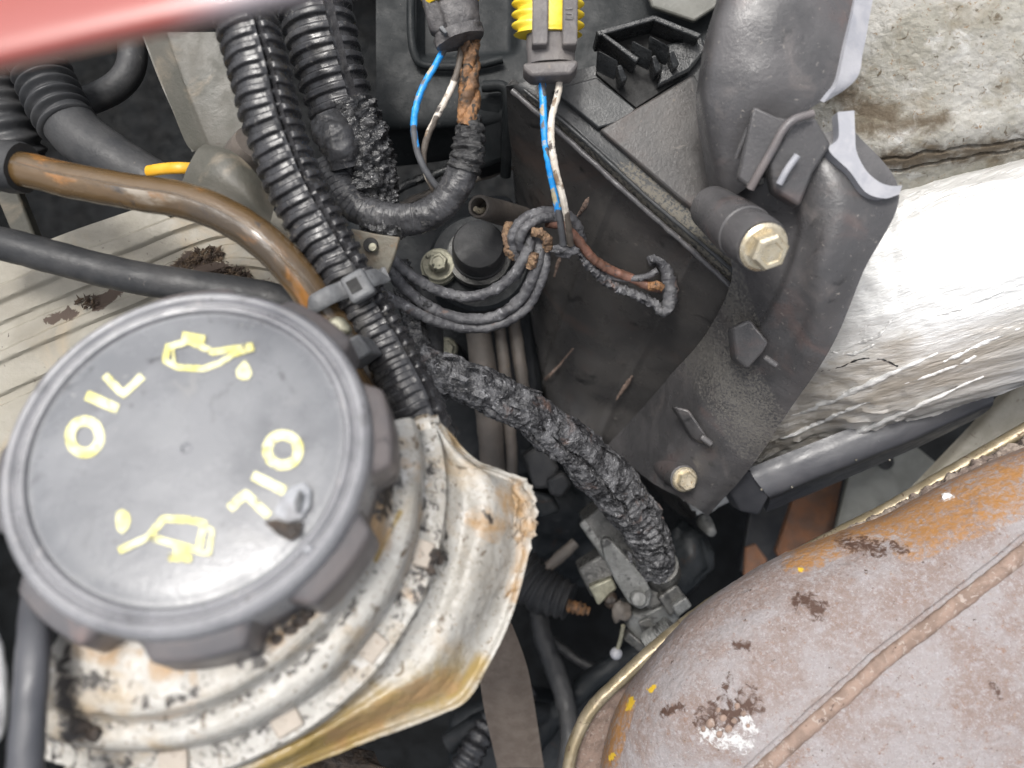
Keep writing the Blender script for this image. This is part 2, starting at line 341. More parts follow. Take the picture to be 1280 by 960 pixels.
def hexbolt(parent, C, axis, af, h, mat, flange=True, shank=.01):
    x, y, z = frame(axis); C = Vector(C); R = af / 2 / math.cos(math.pi / 6)
    if flange: lathe('washer', C, axis, [(R * .3, 0.0), (R * 1.28, 0.0), (R * 1.32, .0006), (R * 1.15, .0014), (R * .4, .0016)], mat, parent, seg=32)
    vs, fs = [], []
    for (k, hh) in ((1, -shank * 0 + .0008), (1, h * .86), (.86, h), (.62, h), (.56, h * .93)):
        for j in range(6):
            a = math.pi / 3 * j + .3; vs.append(C + (x * math.cos(a) + y * math.sin(a)) * R * k + z * hh)
    for i in range(4):
        for j in range(6): a, b = i * 6 + j, i * 6 + (j + 1) % 6; fs.append((a, b, b + 6, a + 6))
    fs.append(tuple(range(24, 30))); fs.append(tuple(range(6))[::-1])
    return mesh('bolt_head', vs, fs, mat, parent, smooth=False)
def lump(name, C, r, mat, parent=None, amp=.35, sc=300, sq=(1, 1, 1), sub=3):
    bm = bmesh.new(); bmesh.ops.create_icosphere(bm, subdivisions=sub, radius=r)
    C = Vector(C); o3 = Vector((random.random(), random.random(), random.random()))
    for v in bm.verts:
        d = v.co.normalized(); v.co = v.co + d * r * amp * fbm(v.co + o3, sc)
        v.co = Vector((v.co.x * sq[0], v.co.y * sq[1], v.co.z * sq[2])) + C
    me = bpy.data.meshes.new(name); bm.to_mesh(me); bm.free(); me.shade_smooth()
    return link(bpy.data.objects.new(name, me), parent, mat)

def drop_on(objs, x, y, lift=0.):
    o = Vector((0, 0, CZ)); d = (P(x, y, 1) - P(x, y, 0)).normalized(); best = None
    for ob in objs:
        hit, loc, nn, fi = ob.ray_cast(o, d)
        if hit and (best is None or loc.z > best.z): best = loc.copy()
    return (best if best is not None else P(x, y, .22)) + Vector((0, 0, lift))
# ================================================================== SETTING
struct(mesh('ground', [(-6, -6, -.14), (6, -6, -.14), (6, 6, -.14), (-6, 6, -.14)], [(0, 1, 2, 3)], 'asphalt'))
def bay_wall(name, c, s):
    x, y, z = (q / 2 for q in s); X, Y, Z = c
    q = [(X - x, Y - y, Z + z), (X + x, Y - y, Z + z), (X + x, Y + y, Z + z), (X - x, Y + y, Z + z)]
    return struct(prism(name, q, s[2], 'shade_black', world=True, bev=.004))
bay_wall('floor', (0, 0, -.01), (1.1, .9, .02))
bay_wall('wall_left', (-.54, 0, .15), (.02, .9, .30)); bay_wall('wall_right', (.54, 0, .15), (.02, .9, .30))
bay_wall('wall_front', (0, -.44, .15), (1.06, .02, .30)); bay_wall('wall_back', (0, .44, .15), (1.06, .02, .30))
#==MORE==
# ================================================================== OIL CAP
CC = P(233, 560, .180); CN = Vector((0, .46, 1)).normalized()
cx, cy, cz = frame(CN)
def on_cap(x, y, h=0.):
    d = P(x, y, 1) - P(x, y, 0); o = Vector((0, 0, CZ)); c = CC + CN * h
    return o + d * ((c - o).dot(CN) / d.dot(CN))
cap = thing('oil_filler_cap', 'round black oil filler cap with yellow lettering and scalloped grip', 'oil cap', CC - CN * .02)
R0 = .0412
prof = [(0, -.0004), (.0008, -.0004), (.0013, 0), (.008, .0001), (.016, 0), (.024, -.0002), (.030, -.0005), (.0335, -.0008), (.0343, -.0011), (.0349, -.0010),
        (.0356, .0000), (.0364, .0002), (.0369, -.0002), (.0374, -.0008), (.0380, -.0006), (.0386, .0002), (.0396, .0004), (.0403, 0), (.0410, -.0010), (.0413, -.0026), (.0413, -.012), (.036, -.0125)]
ctop = lathe('cap_top', CC, CN, prof[:10] + [(.0349, -.003)], 'cap_black', cap, seg=160)
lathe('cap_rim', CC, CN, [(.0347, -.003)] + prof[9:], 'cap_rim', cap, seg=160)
def lobe_r(a):
    k = (math.degrees(a) - 10) % 45
    k = k if k < 22.5 else 45 - k
    return 1 - sm(11.5, 17.5, k)
lp = [(.0405, -.0030), (.0412, -.0042), (.0412, -.0050), (.0412, -.0056), (.0412, -.0066), (.0412, -.012), (.0412, -.0175), (.0405, -.0185), (.037, -.019)]
lw = [0, .3, .72, .90, 1, 1.04, 1.08, 1.0, .6]
lathe('grip_ring', CC, CN, lp, 'cap_grip', cap, seg=288, rf=lambda a, i, r: lw[i] * .0041 * lobe_r(a) if i not in (0,) else 0)
def ribbon(name, strokes, parent, mat='yellow_print', hgt=.00012):
    vs, fs = [], []
    for si, (pts, w) in enumerate(strokes):
        closed = pts[0] == pts[-1]
        # resample in pixels
        pp = []
        for (a, b) in zip(pts, pts[1:]):
            m = max(1, int(math.hypot(b[0] - a[0], b[1] - a[1]) / 3.5))
            for k in range(m): pp.append((lerp(a[0], b[0], k / m), lerp(a[1], b[1], k / m)))
        if not closed: pp.append(pts[-1])
        n = len(pp); base = len(vs); hh = hgt + si * .00004
        for i in range(n):
            if closed: a, b = pp[i - 1], pp[(i + 1) % n]
            else: a, b = pp[max(0, i - 1)], pp[min(n - 1, i + 1)]
            tx, ty = b[0] - a[0], b[1] - a[1]; l = math.hypot(tx, ty) or 1
            nx, ny = -ty / l, tx / l
            w1 = w / 2 + random.uniform(-.35, .35); w2 = w / 2 + random.uniform(-.35, .35)
            for (k, h) in ((-w1, -.0016), (-w1, hh), (w2, hh), (w2, -.0016)):
                vs.append(on_cap(pp[i][0] + nx * k, pp[i][1] + ny * k, h))
        for i in range(n if closed else n - 1):
            a = base + i * 4; b = base + ((i + 1) % n) * 4
            for k in range(3): fs.append((a + k, a + k + 1, b + k + 1, b + k))
        if not closed:
            fs.append((base, base + 1, base + 2, base + 3)); e = base + (n - 1) * 4; fs.append((e, e + 1, e + 2, e + 3))
    return mesh(name, vs, fs, mat, parent, smooth=False)
def ring(cx_, cy_, rx, ry, n=28): return [(cx_ + rx * math.cos(2 * math.pi * i / n), cy_ + ry * math.sin(2 * math.pi * i / n)) for i in range(n)] + [(cx_ + rx, cy_)]
def blob(name, pts, parent, h=.00016, mat='yellow_print', drop=.0016):
    n = len(pts)
    vs = [on_cap(x, y, h) for x, y in pts] + [on_cap(x, y, -drop) for x, y in pts]
    return mesh(name, vs, [tuple(range(n)), tuple(range(n, 2 * n))[::-1]] + [(i, (i + 1) % n, n + (i + 1) % n, n + i) for i in range(n)], mat, parent, smooth=False)
ribbon('letter_o', [(ring(106, 546, 18.5, 20), 12.5)], ctop)
ribbon('letter_i', [([(108, 494), (147, 511)], 12)], ctop)
ribbon('letter_l', [([(131, 469), (154, 493), (178, 470)], 9.5)], ctop)
ribbon('letter_o', [(ring(353.5, 562.5, 19.5, 19), 12.5)], ctop)
ribbon('letter_i', [([(316, 594), (356, 614)], 12)], ctop)
ribbon('letter_l', [([(287, 636), (307, 617), (336, 645)], 10.5)], ctop)
ribbon('oil_can_symbol', [([(211, 430), (206, 451), (222, 459), (254, 461), (274, 454), (292, 442), (317, 435)], 7), ([(213, 433), (236, 426), (252, 433), (266, 440), (316, 432)], 8), ([(228, 419), (256, 424)], 9), ([(216, 434), (218, 456)], 3)], ctop)
blob('oil_drop_symbol', [(306, 450), (312, 458), (315, 467), (311, 474), (303, 475), (296, 471), (295, 463), (300, 456)], ctop)
ribbon('oil_can_symbol', [([(149, 688), (186, 671), (205, 648), (240, 650), (255, 654), (248, 688), (226, 682), (204, 676), (186, 671)], 8), ([(252, 655), (266, 663), (261, 692), (246, 690)], 5), ([(210, 696), (239, 698)], 9), ([(225, 680), (225, 696)], 16)], ctop)
blob('oil_drop_symbol', [(152, 637), (160, 641), (163, 650), (160, 660), (153, 667), (147, 662), (145, 650), (146, 641)], ctop)
fl = thing('plastic_flake', 'broken pale grey plastic flake stuck over the edge of the lower lettering', 'flake', on_cap(365, 640))
pts = [(343, 642), (350, 622), (364, 609), (381, 603), (388, 612), (387, 632), (377, 648), (360, 652)]
def flake_sheet(name, pts, hs, mat, parent, base=-.0006):
    n = len(pts)
    c = (sum(p[0] for p in pts) / n, sum(p[1] for p in pts) / n)
    vs = [on_cap(x, y, h) for (x, y), h in zip(pts, hs)] + [on_cap(x, y, base) for (x, y) in pts] + [on_cap(c[0] + 3, c[1] - 4, max(hs) + .0008)]
    fs = [(i, (i + 1) % n, 2 * n) for i in range(n)] + [(i, (i + 1) % n, n + (i + 1) % n, n + i) for i in range(n)] + [tuple(range(n, 2 * n))]
    return mesh(name, vs, fs, mat, parent, smooth=False)
flake_sheet('pale_shard', pts, [.0010, .0016, .0014, .0012, .0011, .0012, .0009, .0008], 'flake', fl)
flake_sheet('fold', [(368, 628), (374, 612), (380, 618), (376, 638), (370, 642)], [.0022, .0026, .0025, .0022, .0020], 'tie_grey', fl, .0005)
flake_sheet('charred_piece', [(330, 652), (345, 649), (362, 654), (378, 652), (376, 668), (362, 676), (346, 668)], [.0007, .0009, .0010, .0008, .0007, .0007, .0006], 'grime_lump', fl)
lump('bead', on_cap(386, 687, .0001), .0010, 'flake', fl, .2, 500, (1.2, 1, .7))

# ================================================================== FILLER NECK + SKIRT
NB = P(222, 606, .205) + CN * .026
neck = thing('filler_neck', 'cream dirty plastic filler neck with a torn flared skirt under the cap', 'filler neck', NB - CN * .045)
np_ = [(.030, -.016), (.0455, -.0172), (.0468, -.0178), (.0474, -.0192), (.0478, -.0215), (.0486, -.0232), (.0500, -.0236), (.0520, -.0240), (.0533, -.0248), (.0541, -.0262), (.0544, -.0285),
       (.0544, -.033), (.0548, -.0345), (.057, -.0355), (.060, -.0362), (.0605, -.040), (.050, -.046)]
nk = []
for a, b in zip(np_, np_[1:]):
    for k in range(4): nk.append((lerp(a[0], b[0], k / 4), lerp(a[1], b[1], k / 4)))
nk.append(np_[-1])
nk = [(r + .0077, h) for r, h in nk]
nr = lathe('neck_ring', NB, CN, nk, 'cream', neck, seg=260, arc=(-113, 17), nz=(.0005, 90), rf=lambda a, i, r: .0006 * noise.noise(Vector((math.cos(a) * 5, math.sin(a) * 5, r * 200))))
mask(nr, 'grime', [(400, 745, 330, 815, 13), (440, 715, 400, 750, 9), (80, 830, 90, 920, 24), (100, 850, 180, 880, 8), (490, 575, 480, 640, 16), (210, 880, 330, 830, 7)])
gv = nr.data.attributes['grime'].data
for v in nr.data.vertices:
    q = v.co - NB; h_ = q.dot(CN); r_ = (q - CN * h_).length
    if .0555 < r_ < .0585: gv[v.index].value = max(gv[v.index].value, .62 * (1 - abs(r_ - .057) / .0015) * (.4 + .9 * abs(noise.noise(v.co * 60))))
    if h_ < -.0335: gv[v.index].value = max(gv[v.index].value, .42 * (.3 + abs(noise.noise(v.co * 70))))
mask(nr, 'stain', [(330, 790, 400, 745, 22), (470, 590, 470, 680, 22), (100, 800, 240, 840, 10)])
mask(nr, 'oil', [(500, 640, 470, 700, 5)])
lathe('inner_neck', CC, CN, [(.030, -.017), (.0395, -.018), (.0395, -.075), (.030, -.076)], 'cream', neck, seg=80)
for nm_ in ('grime', 'stain', 'oil'): mask(bpy.data.objects['inner_neck'], nm_, [])
# locating tabs around the lower step
for k, ang in enumerate((-14, -37, -60, -84)):
    a = math.radians(ang); r1, r2 = .0622, .0668
    q = [NB + (cx * math.cos(a + s) + cy * math.sin(a + s)) * r + CN * h for (s, r, h) in ((-.055, r1, -.0337), (.055, r1, -.0337), (.05, r2, -.0352), (-.05, r2, -.0352))]
    prism('tab', q, .004, 'cream_tab', neck, bev=.0005, dirv=-CN, world=True)
# skirt
outl = [(486, 560, .224), (508, 547, .224), (528, 539, .226), (550, 543, .228), (575, 563, .230), (602, 581, .232), (632, 590, .234), (655, 600, .236), (666, 618, .236), (671, 640, .237), (668, 662, .238), (660, 692, .239), (648, 740, .240), (631, 790, .241),
        (607, 838, .242), (582, 876, .243), (540, 895, .243), (470, 918, .243), (400, 946, .242), (320, 980, .240), (230, 1000, .236), (150, 1010, .230), (95, 985, .222)]
no = len(outl)
inner, mid1, mid2, mid3, outer = [], [], [], [], []
for i, o in enumerate(outl):
    dd = P(o[0], o[1], 1) - P(o[0], o[1], 0); oo = Vector((0, 0, CZ)); pn = Vector((.10, .30, 1)).normalized()
    w = oo + dd * ((NB - CN * .044 - oo).dot(pn) / dd.dot(pn))
    v = w - NB; a = math.atan2(v.dot(cy), v.dot(cx))
    inn = NB + (cx * math.cos(a) + cy * math.sin(a)) * .0662 - CN * .0366
    inner.append(inn - CN * .001)
    for lst, t, dz in ((mid1, .22, -.0030), (mid2, .5, .0022), (mid3, .80, -.0022), (outer, 1, .0)):
        q = inn.lerp(w, t) + CN * dz; lst.append(q)
def skd(p, u, v):
    x, y = px(p); e = 0
    e += .0010 * fbm(p, 45, 3) * sm(0, .15, v) + .00022 * fbm(p, 420, 3) + .0007 * math.sin(v * 5 + 2.5 * noise.noise(p * 16)) * sm(.15, .4, v)
    e += .0016 * sm(.93, .985, v)                                   # curled lip
    if 600 < y < 680 and x > 640: e += .0010 * fbm(p, 700, 3)
    return e
sk = loft('skirt', [inner, mid1, mid2, mid3, outer], 'cream', neck, nu=300, nv=90, th=.0030, disp=skd)
for v in sk.data.vertices:          # ragged torn edge
    x, y = px(v.co)
    if x > 625 and 590 < y < 690:
        k = sm(632, 668, x); v.co.x += .0016 * k * noise.noise(v.co * 600); v.co.y += .0010 * k * noise.noise(v.co * 650 + Vector((3, 1, 2)))
mask(sk, 'grime', [(540, 690, 530, 715, 26), (552, 668, 545, 690, 10), (520, 760, 512, 770, 8), (535, 580, 545, 620, 10), (330, 925, 350, 915, 14), (80, 880, 130, 930, 20), (500, 560, 490, 575, 16), (605, 640, 615, 650, 6), (410, 855, 400, 862, 8), (230, 950, 250, 945, 10)])
mask(sk, 'stain', [(640, 620, 660, 660, 26), (655, 690, 640, 745, 12), (600, 650, 620, 660, 22), (560, 850, 420, 920, 20), (490, 740, 440, 800, 12)])
mask(sk, 'oil', [(560, 855, 330, 960, 62), (600, 830, 560, 870, 22), (400, 900, 200, 990, 40)])
# small grime crumbs lying on the skirt and ring
bpy.context.view_layer.update()
for (x, y, r) in ((540, 695, .0020), (533, 708, .0016), (547, 700, .0014), (538, 715, .0012), (384, 768, .0014), (374, 778, .0015), (362, 788, .0013), (410, 748, .0012), (345, 800, .0011), (100, 905, .0022), (118, 918, .0018)):
    tag(lump('grime_crumb', drop_on((sk, nr), x, y), r, 'grime_lump', None, .5, 500, (1.2, 1, .5)), 'black oily grime crumb sitting on the cream filler neck', 'grime crumb', 'grime crumbs on the filler neck')
# bar, and white lump added for the blown-out background left of it
tag(tube('rubber_bar', [(48, 690, .195), (42, 800, .172), (36, 900, .166), (28, 1040, .162)], .0036, 'bar_black', n=40, seg=20, flat=.8, nz=(.0003, 200)), 'dark rubber bar running alongside the cream filler neck', 'bar')
tag(lump('white_lump', P(-14, 860, .172), .0052, 'white_lump', None, .22, 130, (.7, 2.6, .6), 4), 'white lump for the blown-out background beside the dark rubber bar', 'white lump')

# ================================================================== RED PANEL
rp = []
for yo, d in ((-150, .112), (-70, .106), (-28, .105), (-8, .1065), (0, .110)):
    rp.append([P(-160, 128 + yo, d), P(0, 92 + yo, d), (P(130, 62 + yo, d)), P(260, 33 + yo, d), P(400, 2 + yo, d), P(600, -40 + yo, d)])
red = loft('body_panel', rp, 'red_paint', nu=80, nv=30, th=.004)
mask(red, 'pale_end', [(330, 40, 700, -60, 150)])  # turns pale grey towards the right end
tag(red, 'red painted body panel with a pale grey end overhanging the bay', 'body panel')

# ================================================================== LEFT SIDE: cylinder head cover, brackets
hd = thing('cylinder_head_cover', 'pale alloy cylinder head cover with parallel ribs and leaf dirt', 'head cover', P(140, 400, .32))
def hdisp(p, u, v):
    e = .0004 * fbm(p, 60)
    for c, w, h in ((.20, .05, .0016), (.36, .03, -.0012), (.50, .035, .0014), (.70, .03, -.0014)):
        q = (v + .04 * math.sin(u * 3) - c) / w
        e += h * (1 - sm(.6, 1, abs(q)))
    return e
hc = loft('cover', [[P(-80, 352, .300), P(150, 268, .300), P(290, 232, .302), P(380, 300, .305)], [P(-80, 420, .297), P(150, 340, .298), P(290, 300, .300), P(400, 350, .303)], [P(-80, 620, .292), P(150, 520, .294), P(300, 440, .298), P(420, 420, .302)]],
          'head_alloy', hd, nu=120, nv=140, th=.03, disp=hdisp)
mask(hc, 'grime', [(235, 325, 300, 345, 20), (260, 350, 330, 362, 22), (200, 345, 230, 325, 8), (90, 390, 60, 400, 12), (110, 380, 150, 360, 8), (150, 365, 120, 385, 10)])
# leaf litter clumps
bpy.context.view_layer.update()
def litter(C, r, n):
    vs, fs = [], []
    for k in range(n):
        a = random.uniform(0, 6.28); q = r * math.sqrt(random.random()); c = C + Vector((1.5 * q * math.cos(a), .8 * q * math.sin(a), random.uniform(0, r * .35)))
        d = Vector((random.uniform(-1, 1), random.uniform(-1, 1), random.uniform(-.4, .4))).normalized(); e = d.cross(Vector((random.uniform(-.4, .4), random.uniform(-.4, .4), 1))).normalized()
        l = random.uniform(.0006, .0022); w = random.uniform(.0002, .0008); b = len(vs)
        vs += [c - d * l, c + e * w, c + d * l, c - e * w, c + Vector((0, 0, .0004))]
        fs += [(b, b + 1, b + 4), (b + 1, b + 2, b + 4), (b + 2, b + 3, b + 4), (b + 3, b, b + 4), (b, b + 3, b + 2, b + 1)]
    return mesh('leaf_litter', vs, fs, 'leaf_litter', smooth=False)
for (lb, x, y, r, n) in (('dark brown leaf litter piled on a rib behind the brown hose', 262, 320, .0042, 110), ('dark brown leaf litter caught above the plain black hose', 290, 345, .0048, 130), ('thin scatter of leaf bits on the open head cover', 235, 330, .0030, 40), ('small leaf fragments lying above the oil cap rim', 110, 378, .0030, 30)):
    tag(litter(drop_on((hc,), x, y), r, n), lb, 'leaf litter', 'leaf litter on the head cover')
br = thing('strut_bracket', 'beige folded steel strut bracket rising beside the corrugated conduit', 'bracket', P(250, 150, .36))
loft('web', [[P(178, 40, .305), P(205, 110, .307), P(232, 178, .309), P(246, 190, .309)], [P(205, 40, .300), P(230, 110, .302), P(254, 172, .305), P(262, 186, .306)], [P(212, 40, .299), P(238, 110, .301), P(262, 172, .304), P(268, 186, .305)],
             [P(255, 40, .300), P(285, 110, .302), P(300, 172, .304), P(312, 186, .305)], [P(275, 40, .301), P(305, 110, .303), P(320, 165, .305), P(330, 186, .306)]], 'bracket', br, nu=40, nv=50, th=.0025)
loft('flange', [[P(176, 40, .305), P(203, 110, .307), P(240, 190, .309)], [P(182, 40, .330), P(207, 110, .332), P(245, 190, .334)]], 'bracket', br, nu=30, nv=14, th=.002)
tag(tube('rubber_bush', [(300, 205, .309), (312, 188, .287), (318, 180, .283)], [.0078, .0078, .007], 'hose_brown', n=20, seg=28), 'brown rubber bush at the lower end of the strut bracket', 'bush')
tb = loft('pipe_bracket', [[P(226, 232, .268), P(234, 210, .266), P(246, 188, .266), P(256, 180, .268)], [P(262, 238, .262), P(268, 216, .260), P(278, 196, .261), P(288, 188, .264)], [P(305, 258, .262), P(306, 240, .260), P(310, 222, .262), P(316, 212, .265)], [P(335, 290, .268), P(338, 278, .266), P(342, 262, .268), P(344, 252, .270)]], 'bracket', nu=30, nv=40, th=.002)
tag(tb, 'beige curved sheet bracket under the brown hose', 'bracket')
hb = thing('slotted_bracket', 'small beige bracket with a slotted hole beside the corrugated conduit', 'bracket', P(475, 320, .29))
prism('plate', [(438, 285, .279), (470, 292, .278), (500, 296, .278), (494, 318, .279), (482, 350, .281), (468, 350, .281), (450, 320, .280)], .002, 'rust_bracket', hb, bev=.0006)
lathe('slot', P(463, 306, .2776), (0, 0, 1), [(0, .0001), (.0024, .0001), (.0026, -.0003)], 'black_hole', hb, seg=20)
lathe('screw', P(466, 309, .2772), (0, 0, 1), [(0, .0008), (.0013, .0007), (.0015, 0), (.0015, -.001)], 'bolt_old', hb, seg=16)

# ================================================================== HOSES ON THE LEFT
tag(tube('fuel_hose', [(-40, 205, .262), (20, 210, .258), (90, 226, .254), (165, 240, .250), (235, 252, .247), (290, 274, .245), (335, 306, .244), (372, 345, .245), (402, 388, .247), (440, 440, .250), (470, 490, .256)],
          [.0062, .0055, .0056, .0056, .0056, .0056, .0056, .0054], 'brown_hose', n=120, seg=28, nz=(.00025, 120)), 'amber brown glossy hose curving across the head cover', 'hose')
hcol = thing('hose_collar', 'dark rubber collar on the end of the amber brown hose', 'collar', P(5, 215, .26))
tube('collar', [(-40, 203, .262), (0, 207, .260), (30, 211, .258)], [.0085, .0085, .0078], 'hose', hcol, n=20, seg=28, nz=(.0006, 150))
tag(tube('drain_hose', [(-60, 292, .268), (0, 304, .268), (80, 325, .268), (160, 345, .268), (240, 358, .268), (330, 372, .270), (400, 392, .274)], .0056, 'hose', n=80, seg=24, nz=(.0002, 150)), 'plain black hose running under the oil cap', 'hose')
ch = thing('breather_hose', 'black corrugated breather hose with a plain tapered end', 'hose', P(90, 150, .32))
tube('corrugated_section', [(40, 60, .31), (56, 100, .31), (70, 130, .308), (86, 158, .306)], [.0098, .0102, .0102, .0098], 'hose', ch, n=120, seg=36, rf=lambda s, a, t: .0011 * math.sin(2 * math.pi * s / .0048))
tube('plain_end', [(82, 150, .307), (105, 175, .305), (140, 198, .303), (180, 222, .302), (230, 250, .302)], [.0098, .0098, .0092, .0088, .0085], 'hose', ch, n=50, seg=32)
tag(tube('curved_hose', [(95, 130, .335), (120, 122, .333), (146, 108, .331), (162, 88, .331), (166, 60, .333), (160, 20, .34)], .0058, 'hose', n=60, seg=24), 'thin black hose curving away from the corrugated breather hose', 'hose')
tag(tube('far_conduit', [(-40, 60, .32), (-5, 120, .32), (12, 165, .32), (30, 210, .325)], .010, 'hose', n=120, seg=30, rf=lambda s, a, t: .0009 * math.sin(2 * math.pi * s / .005)), 'black ribbed conduit at the edge beside the breather hose', 'conduit')
beam('stay', (0, 210, .33), (45, 320, .345), .009, .006, 'bracket')
tag(bpy.data.objects['stay'], 'thin beige steel stay below the amber brown hose', 'stay')
tag(tube('yellow_wire', [(185, 214, .279), (205, 211, .275), (225, 210, .273), (246, 211, .276)], .0020, 'yellow_tape', n=20, seg=14, flat=.7), 'short length of yellow tape wrapped wire above the brown hose', 'wire')

# ================================================================== CORRUGATED CONDUITS
def corr(s, pitch, amp, sharp=.35):
    c = math.sin(2 * math.pi * s / pitch); return amp * math.tanh(c / sharp) / math.tanh(1 / sharp)
SL = math.radians(-38)
def loom_r(s, a, t):
    da = a - SL - .12 * math.sin(s * 35)
    ph = 0 if da > 0 else .0019
    band = sm(.16, .30, abs(da)) if da > 0 else sm(.10, .20, abs(da))
    wear = lerp(1, .42, sm(.66, .78, t)) * lerp(1, .65, sm(.80, .95, t))
    e = corr(s + ph + .0006 * noise.noise(Vector((s * 60, a * 1.5, 0))), .0043, .00062 * (1 + .5 * noise.noise(Vector((s * 180, a, 9)))), .25) * band * wear
    if abs(da) < .10: e -= .0024 * (1 - sm(.05, .10, abs(da))) * (1 + .5 * math.sin(s * 1500))
    elif da > 0 and da < .3: e += .0003
    else: e += 0
    return e
lm = tube('split_conduit', [(292, -30, .250), (308, 30, .250), (326, 95, .249), (341, 155, .249), (365, 222, .250), (396, 285, .251), (431, 345, .252), (463, 400, .253), (494, 455, .252), (518, 505, .250), (536, 555, .252), (545, 610, .262)],
          [.0094, .0092, .0090, .0088, .0087, .0086, .0084, .0080, .0084, .0090, .0092], 'loom', n=900, seg=84, rf=loom_r, nz=(.00025, 160))
tag(lm, 'long black split corrugated conduit running down to the cream skirt', 'conduit')
def loom2_r(s, a, t):
    me_ = sm(.55, .85, t)
    da = a + .55
    e = corr(s, .0050, .0008) * (1 - me_) * sm(.08, .2, abs(da))
    if abs(da) < .12: e -= .0026 * (1 - sm(.05, .12, abs(da)))
    return e
l2 = thing('melted_conduit', 'wide black corrugated conduit melted into a tarry lump at its end', 'conduit', P(430, 150, .31))
tube('corrugated_section', [(382, -40, .292), (396, 20, .292), (408, 70, .293), (424, 125, .295), (440, 175, .298), (452, 215, .300)], [.0125, .0128, .0125, .0120, .0115, .0105], 'loom', l2, n=520, seg=64, rf=loom2_r, nz=(.0005, 120))
tube('melted_end', [(436, 140, .294), (448, 175, .293), (460, 215, .294), (470, 255, .297), (474, 285, .303)], [.0105, .0108, .0098, .0088, .006], 'melted', l2, n=120, seg=56, nz=(.0026, 330, 5))
tube('melted_fold', [(405, 150, .285), (425, 185, .284), (432, 210, .286)], [.006, .0075, .005], 'tape', l2, n=50, seg=36, nz=(.0012, 200))
lump('tar_drip', P(474, 302, .292), .0032, 'melted', l2, .5, 300, (.8, 1.3, .8))

# tie, clip block
ct = thing('cable_tie', 'grey cable tie strapping the brown hose to the corrugated conduit', 'cable tie', P(425, 375, .26))
def loop(pts, n=60): return crom(pts + [pts[0]], n)
tb_ = [(384, 384, .2450), (392, 380, .2395), (412, 369, .2395), (430, 362, .2420), (452, 352, .2400), (470, 346, .2440), (478, 346, .252), (450, 362, .263), (410, 380, .258), (386, 388, .252)]
tube('strap', tb_, .0028, 'tie_grey', ct, n=90, seg=12, closed=True, flat=.28, up=(0.0, 0, 1))
hx = Vector((.82, .57, 0)); hp = P(446, 357, .2385)
q = []
for (a, b) in ((-1, -1), (1, -1), (1, 1), (-1, 1)): q.append(hp + Vector((.87, .49, 0)) * .0040 * a + Vector((-.49, .87, 0)) * .0044 * b)
prism('head', q, .0055, 'tie_grey', ct, bev=.0013, world=True, seg=3)
q2 = [hp + Vector((.87, .49, 0)) * .0018 * a + Vector((-.49, .87, 0)) * .0020 * b + Vector((-.0008, 0, .0002)) for (a, b) in ((-1, -1), (1, -1), (1, 1), (-1, 1))]
prism('slot', q2, .0004, 'black_hole', ct, bev=0, world=True)
cb = thing('clip_block', 'square grey plastic clip block clamped on the brown hose beside the cap', 'clip', P(442, 437, .25))
prism('block', [(416, 434, .224), (448, 417, .2245), (465, 440, .226), (432, 460, .2255)], .022, 'tie_grey', cb, bev=.0007)
prism('collar', [(402, 402, .2405), (424, 392, .2405), (440, 414, .2405), (416, 426, .2405)], .007, 'bolt_old', cb, bev=.002, seg=3)

# ================================================================== TAPED CONDUIT, CONNECTORS AND WIRES
tg = thing('taped_conduit', 'black tape wrapped cable bending round from the melted conduit to the charred wires', 'cable', P(500, 280, .30))
tube('taped_section', [(412, 205, .292), (425, 235, .290), (448, 260, .289), (485, 273, .288), (522, 272, .287), (552, 256, .286), (572, 230, .285), (583, 200, .284)], [.0068, .0062, .0056, .0056, .0056, .0056, .0056, .0054], 'tape', tg, n=420, seg=40,
     rf=lambda s, a, t: .00022 * (((s + a * .00035) / .0021) % 1) + .0005 * noise.noise(Vector((s * 90, a, 0))), nz=(.0005, 260))
tube('charred_section', [(580, 214, .284), (586, 190, .283), (588, 165, .283), (587, 148, .284)], [.0058, .0058, .0052, .0040], 'tape_charred', tg, n=120, seg=36, rf=lambda s, a, t: .0005 * math.sin(s * 2 * math.pi / .0035) + .0003 * math.sin(3 * a), nz=(.0009, 500))
tube('char_crust', [(452, 275, .286), (480, 285, .286), (505, 286, .287), (535, 278, .288)], [.002, .0036, .003, .0015], 'melted', tg, n=60, seg=24, nz=(.0016, 500))
bw = thing('burnt_wire_bundle', 'twisted bundle of burnt copper brown wires below the charred connector', 'wires', P(586, 150, .29))
for k in range(3):
    ph = k * 2.1
    pts = []
    for i in range(16):
        t = i / 15; x = lerp(588, 585, t); y = lerp(48, 158, t)
        pts.append((x + 5.5 * math.cos(ph + t * 6), y, .282 - .0022 * math.sin(ph + t * 6)))
    tube('wire', pts, [.0022, .0021, .0025, .0022], 'burnt_copper', bw, n=70, seg=14, nz=(.0007, 400))
def wire(name, label, path, r, mat, group=None, n=110, nz=(.00018, 500), grime=None):
    o = tube(name, path, r, mat, n=n, seg=14, nz=nz)
    if grime: mask(o, 'grime', grime)
    return tag(o, label, 'wire', group)
wire('blue_wire', 'scorched blue wire curving down from the charred connector', [(560, 52, .281), (545, 80, .279), (528, 110, .278), (518, 145, .279), (520, 182, .281), (530, 210, .283), (548, 236, .287), (560, 250, .290)], .00118, 'blue_wire', grime=[(520, 195, 560, 260, 26), (562, 50, 556, 66, 10), (517, 160, 518, 185, 8)])
wire('white_wire', 'scorched white wire beside the curving blue wire', [(577, 54, .282), (573, 85, .280), (562, 115, .280), (546, 145, .281), (534, 172, .283), (529, 200, .285), (536, 225, .287), (548, 245, .291)], .00115, 'white_wire', grime=[(575, 50, 570, 95, 14), (534, 180, 550, 250, 24), (545, 148, 536, 170, 7)])
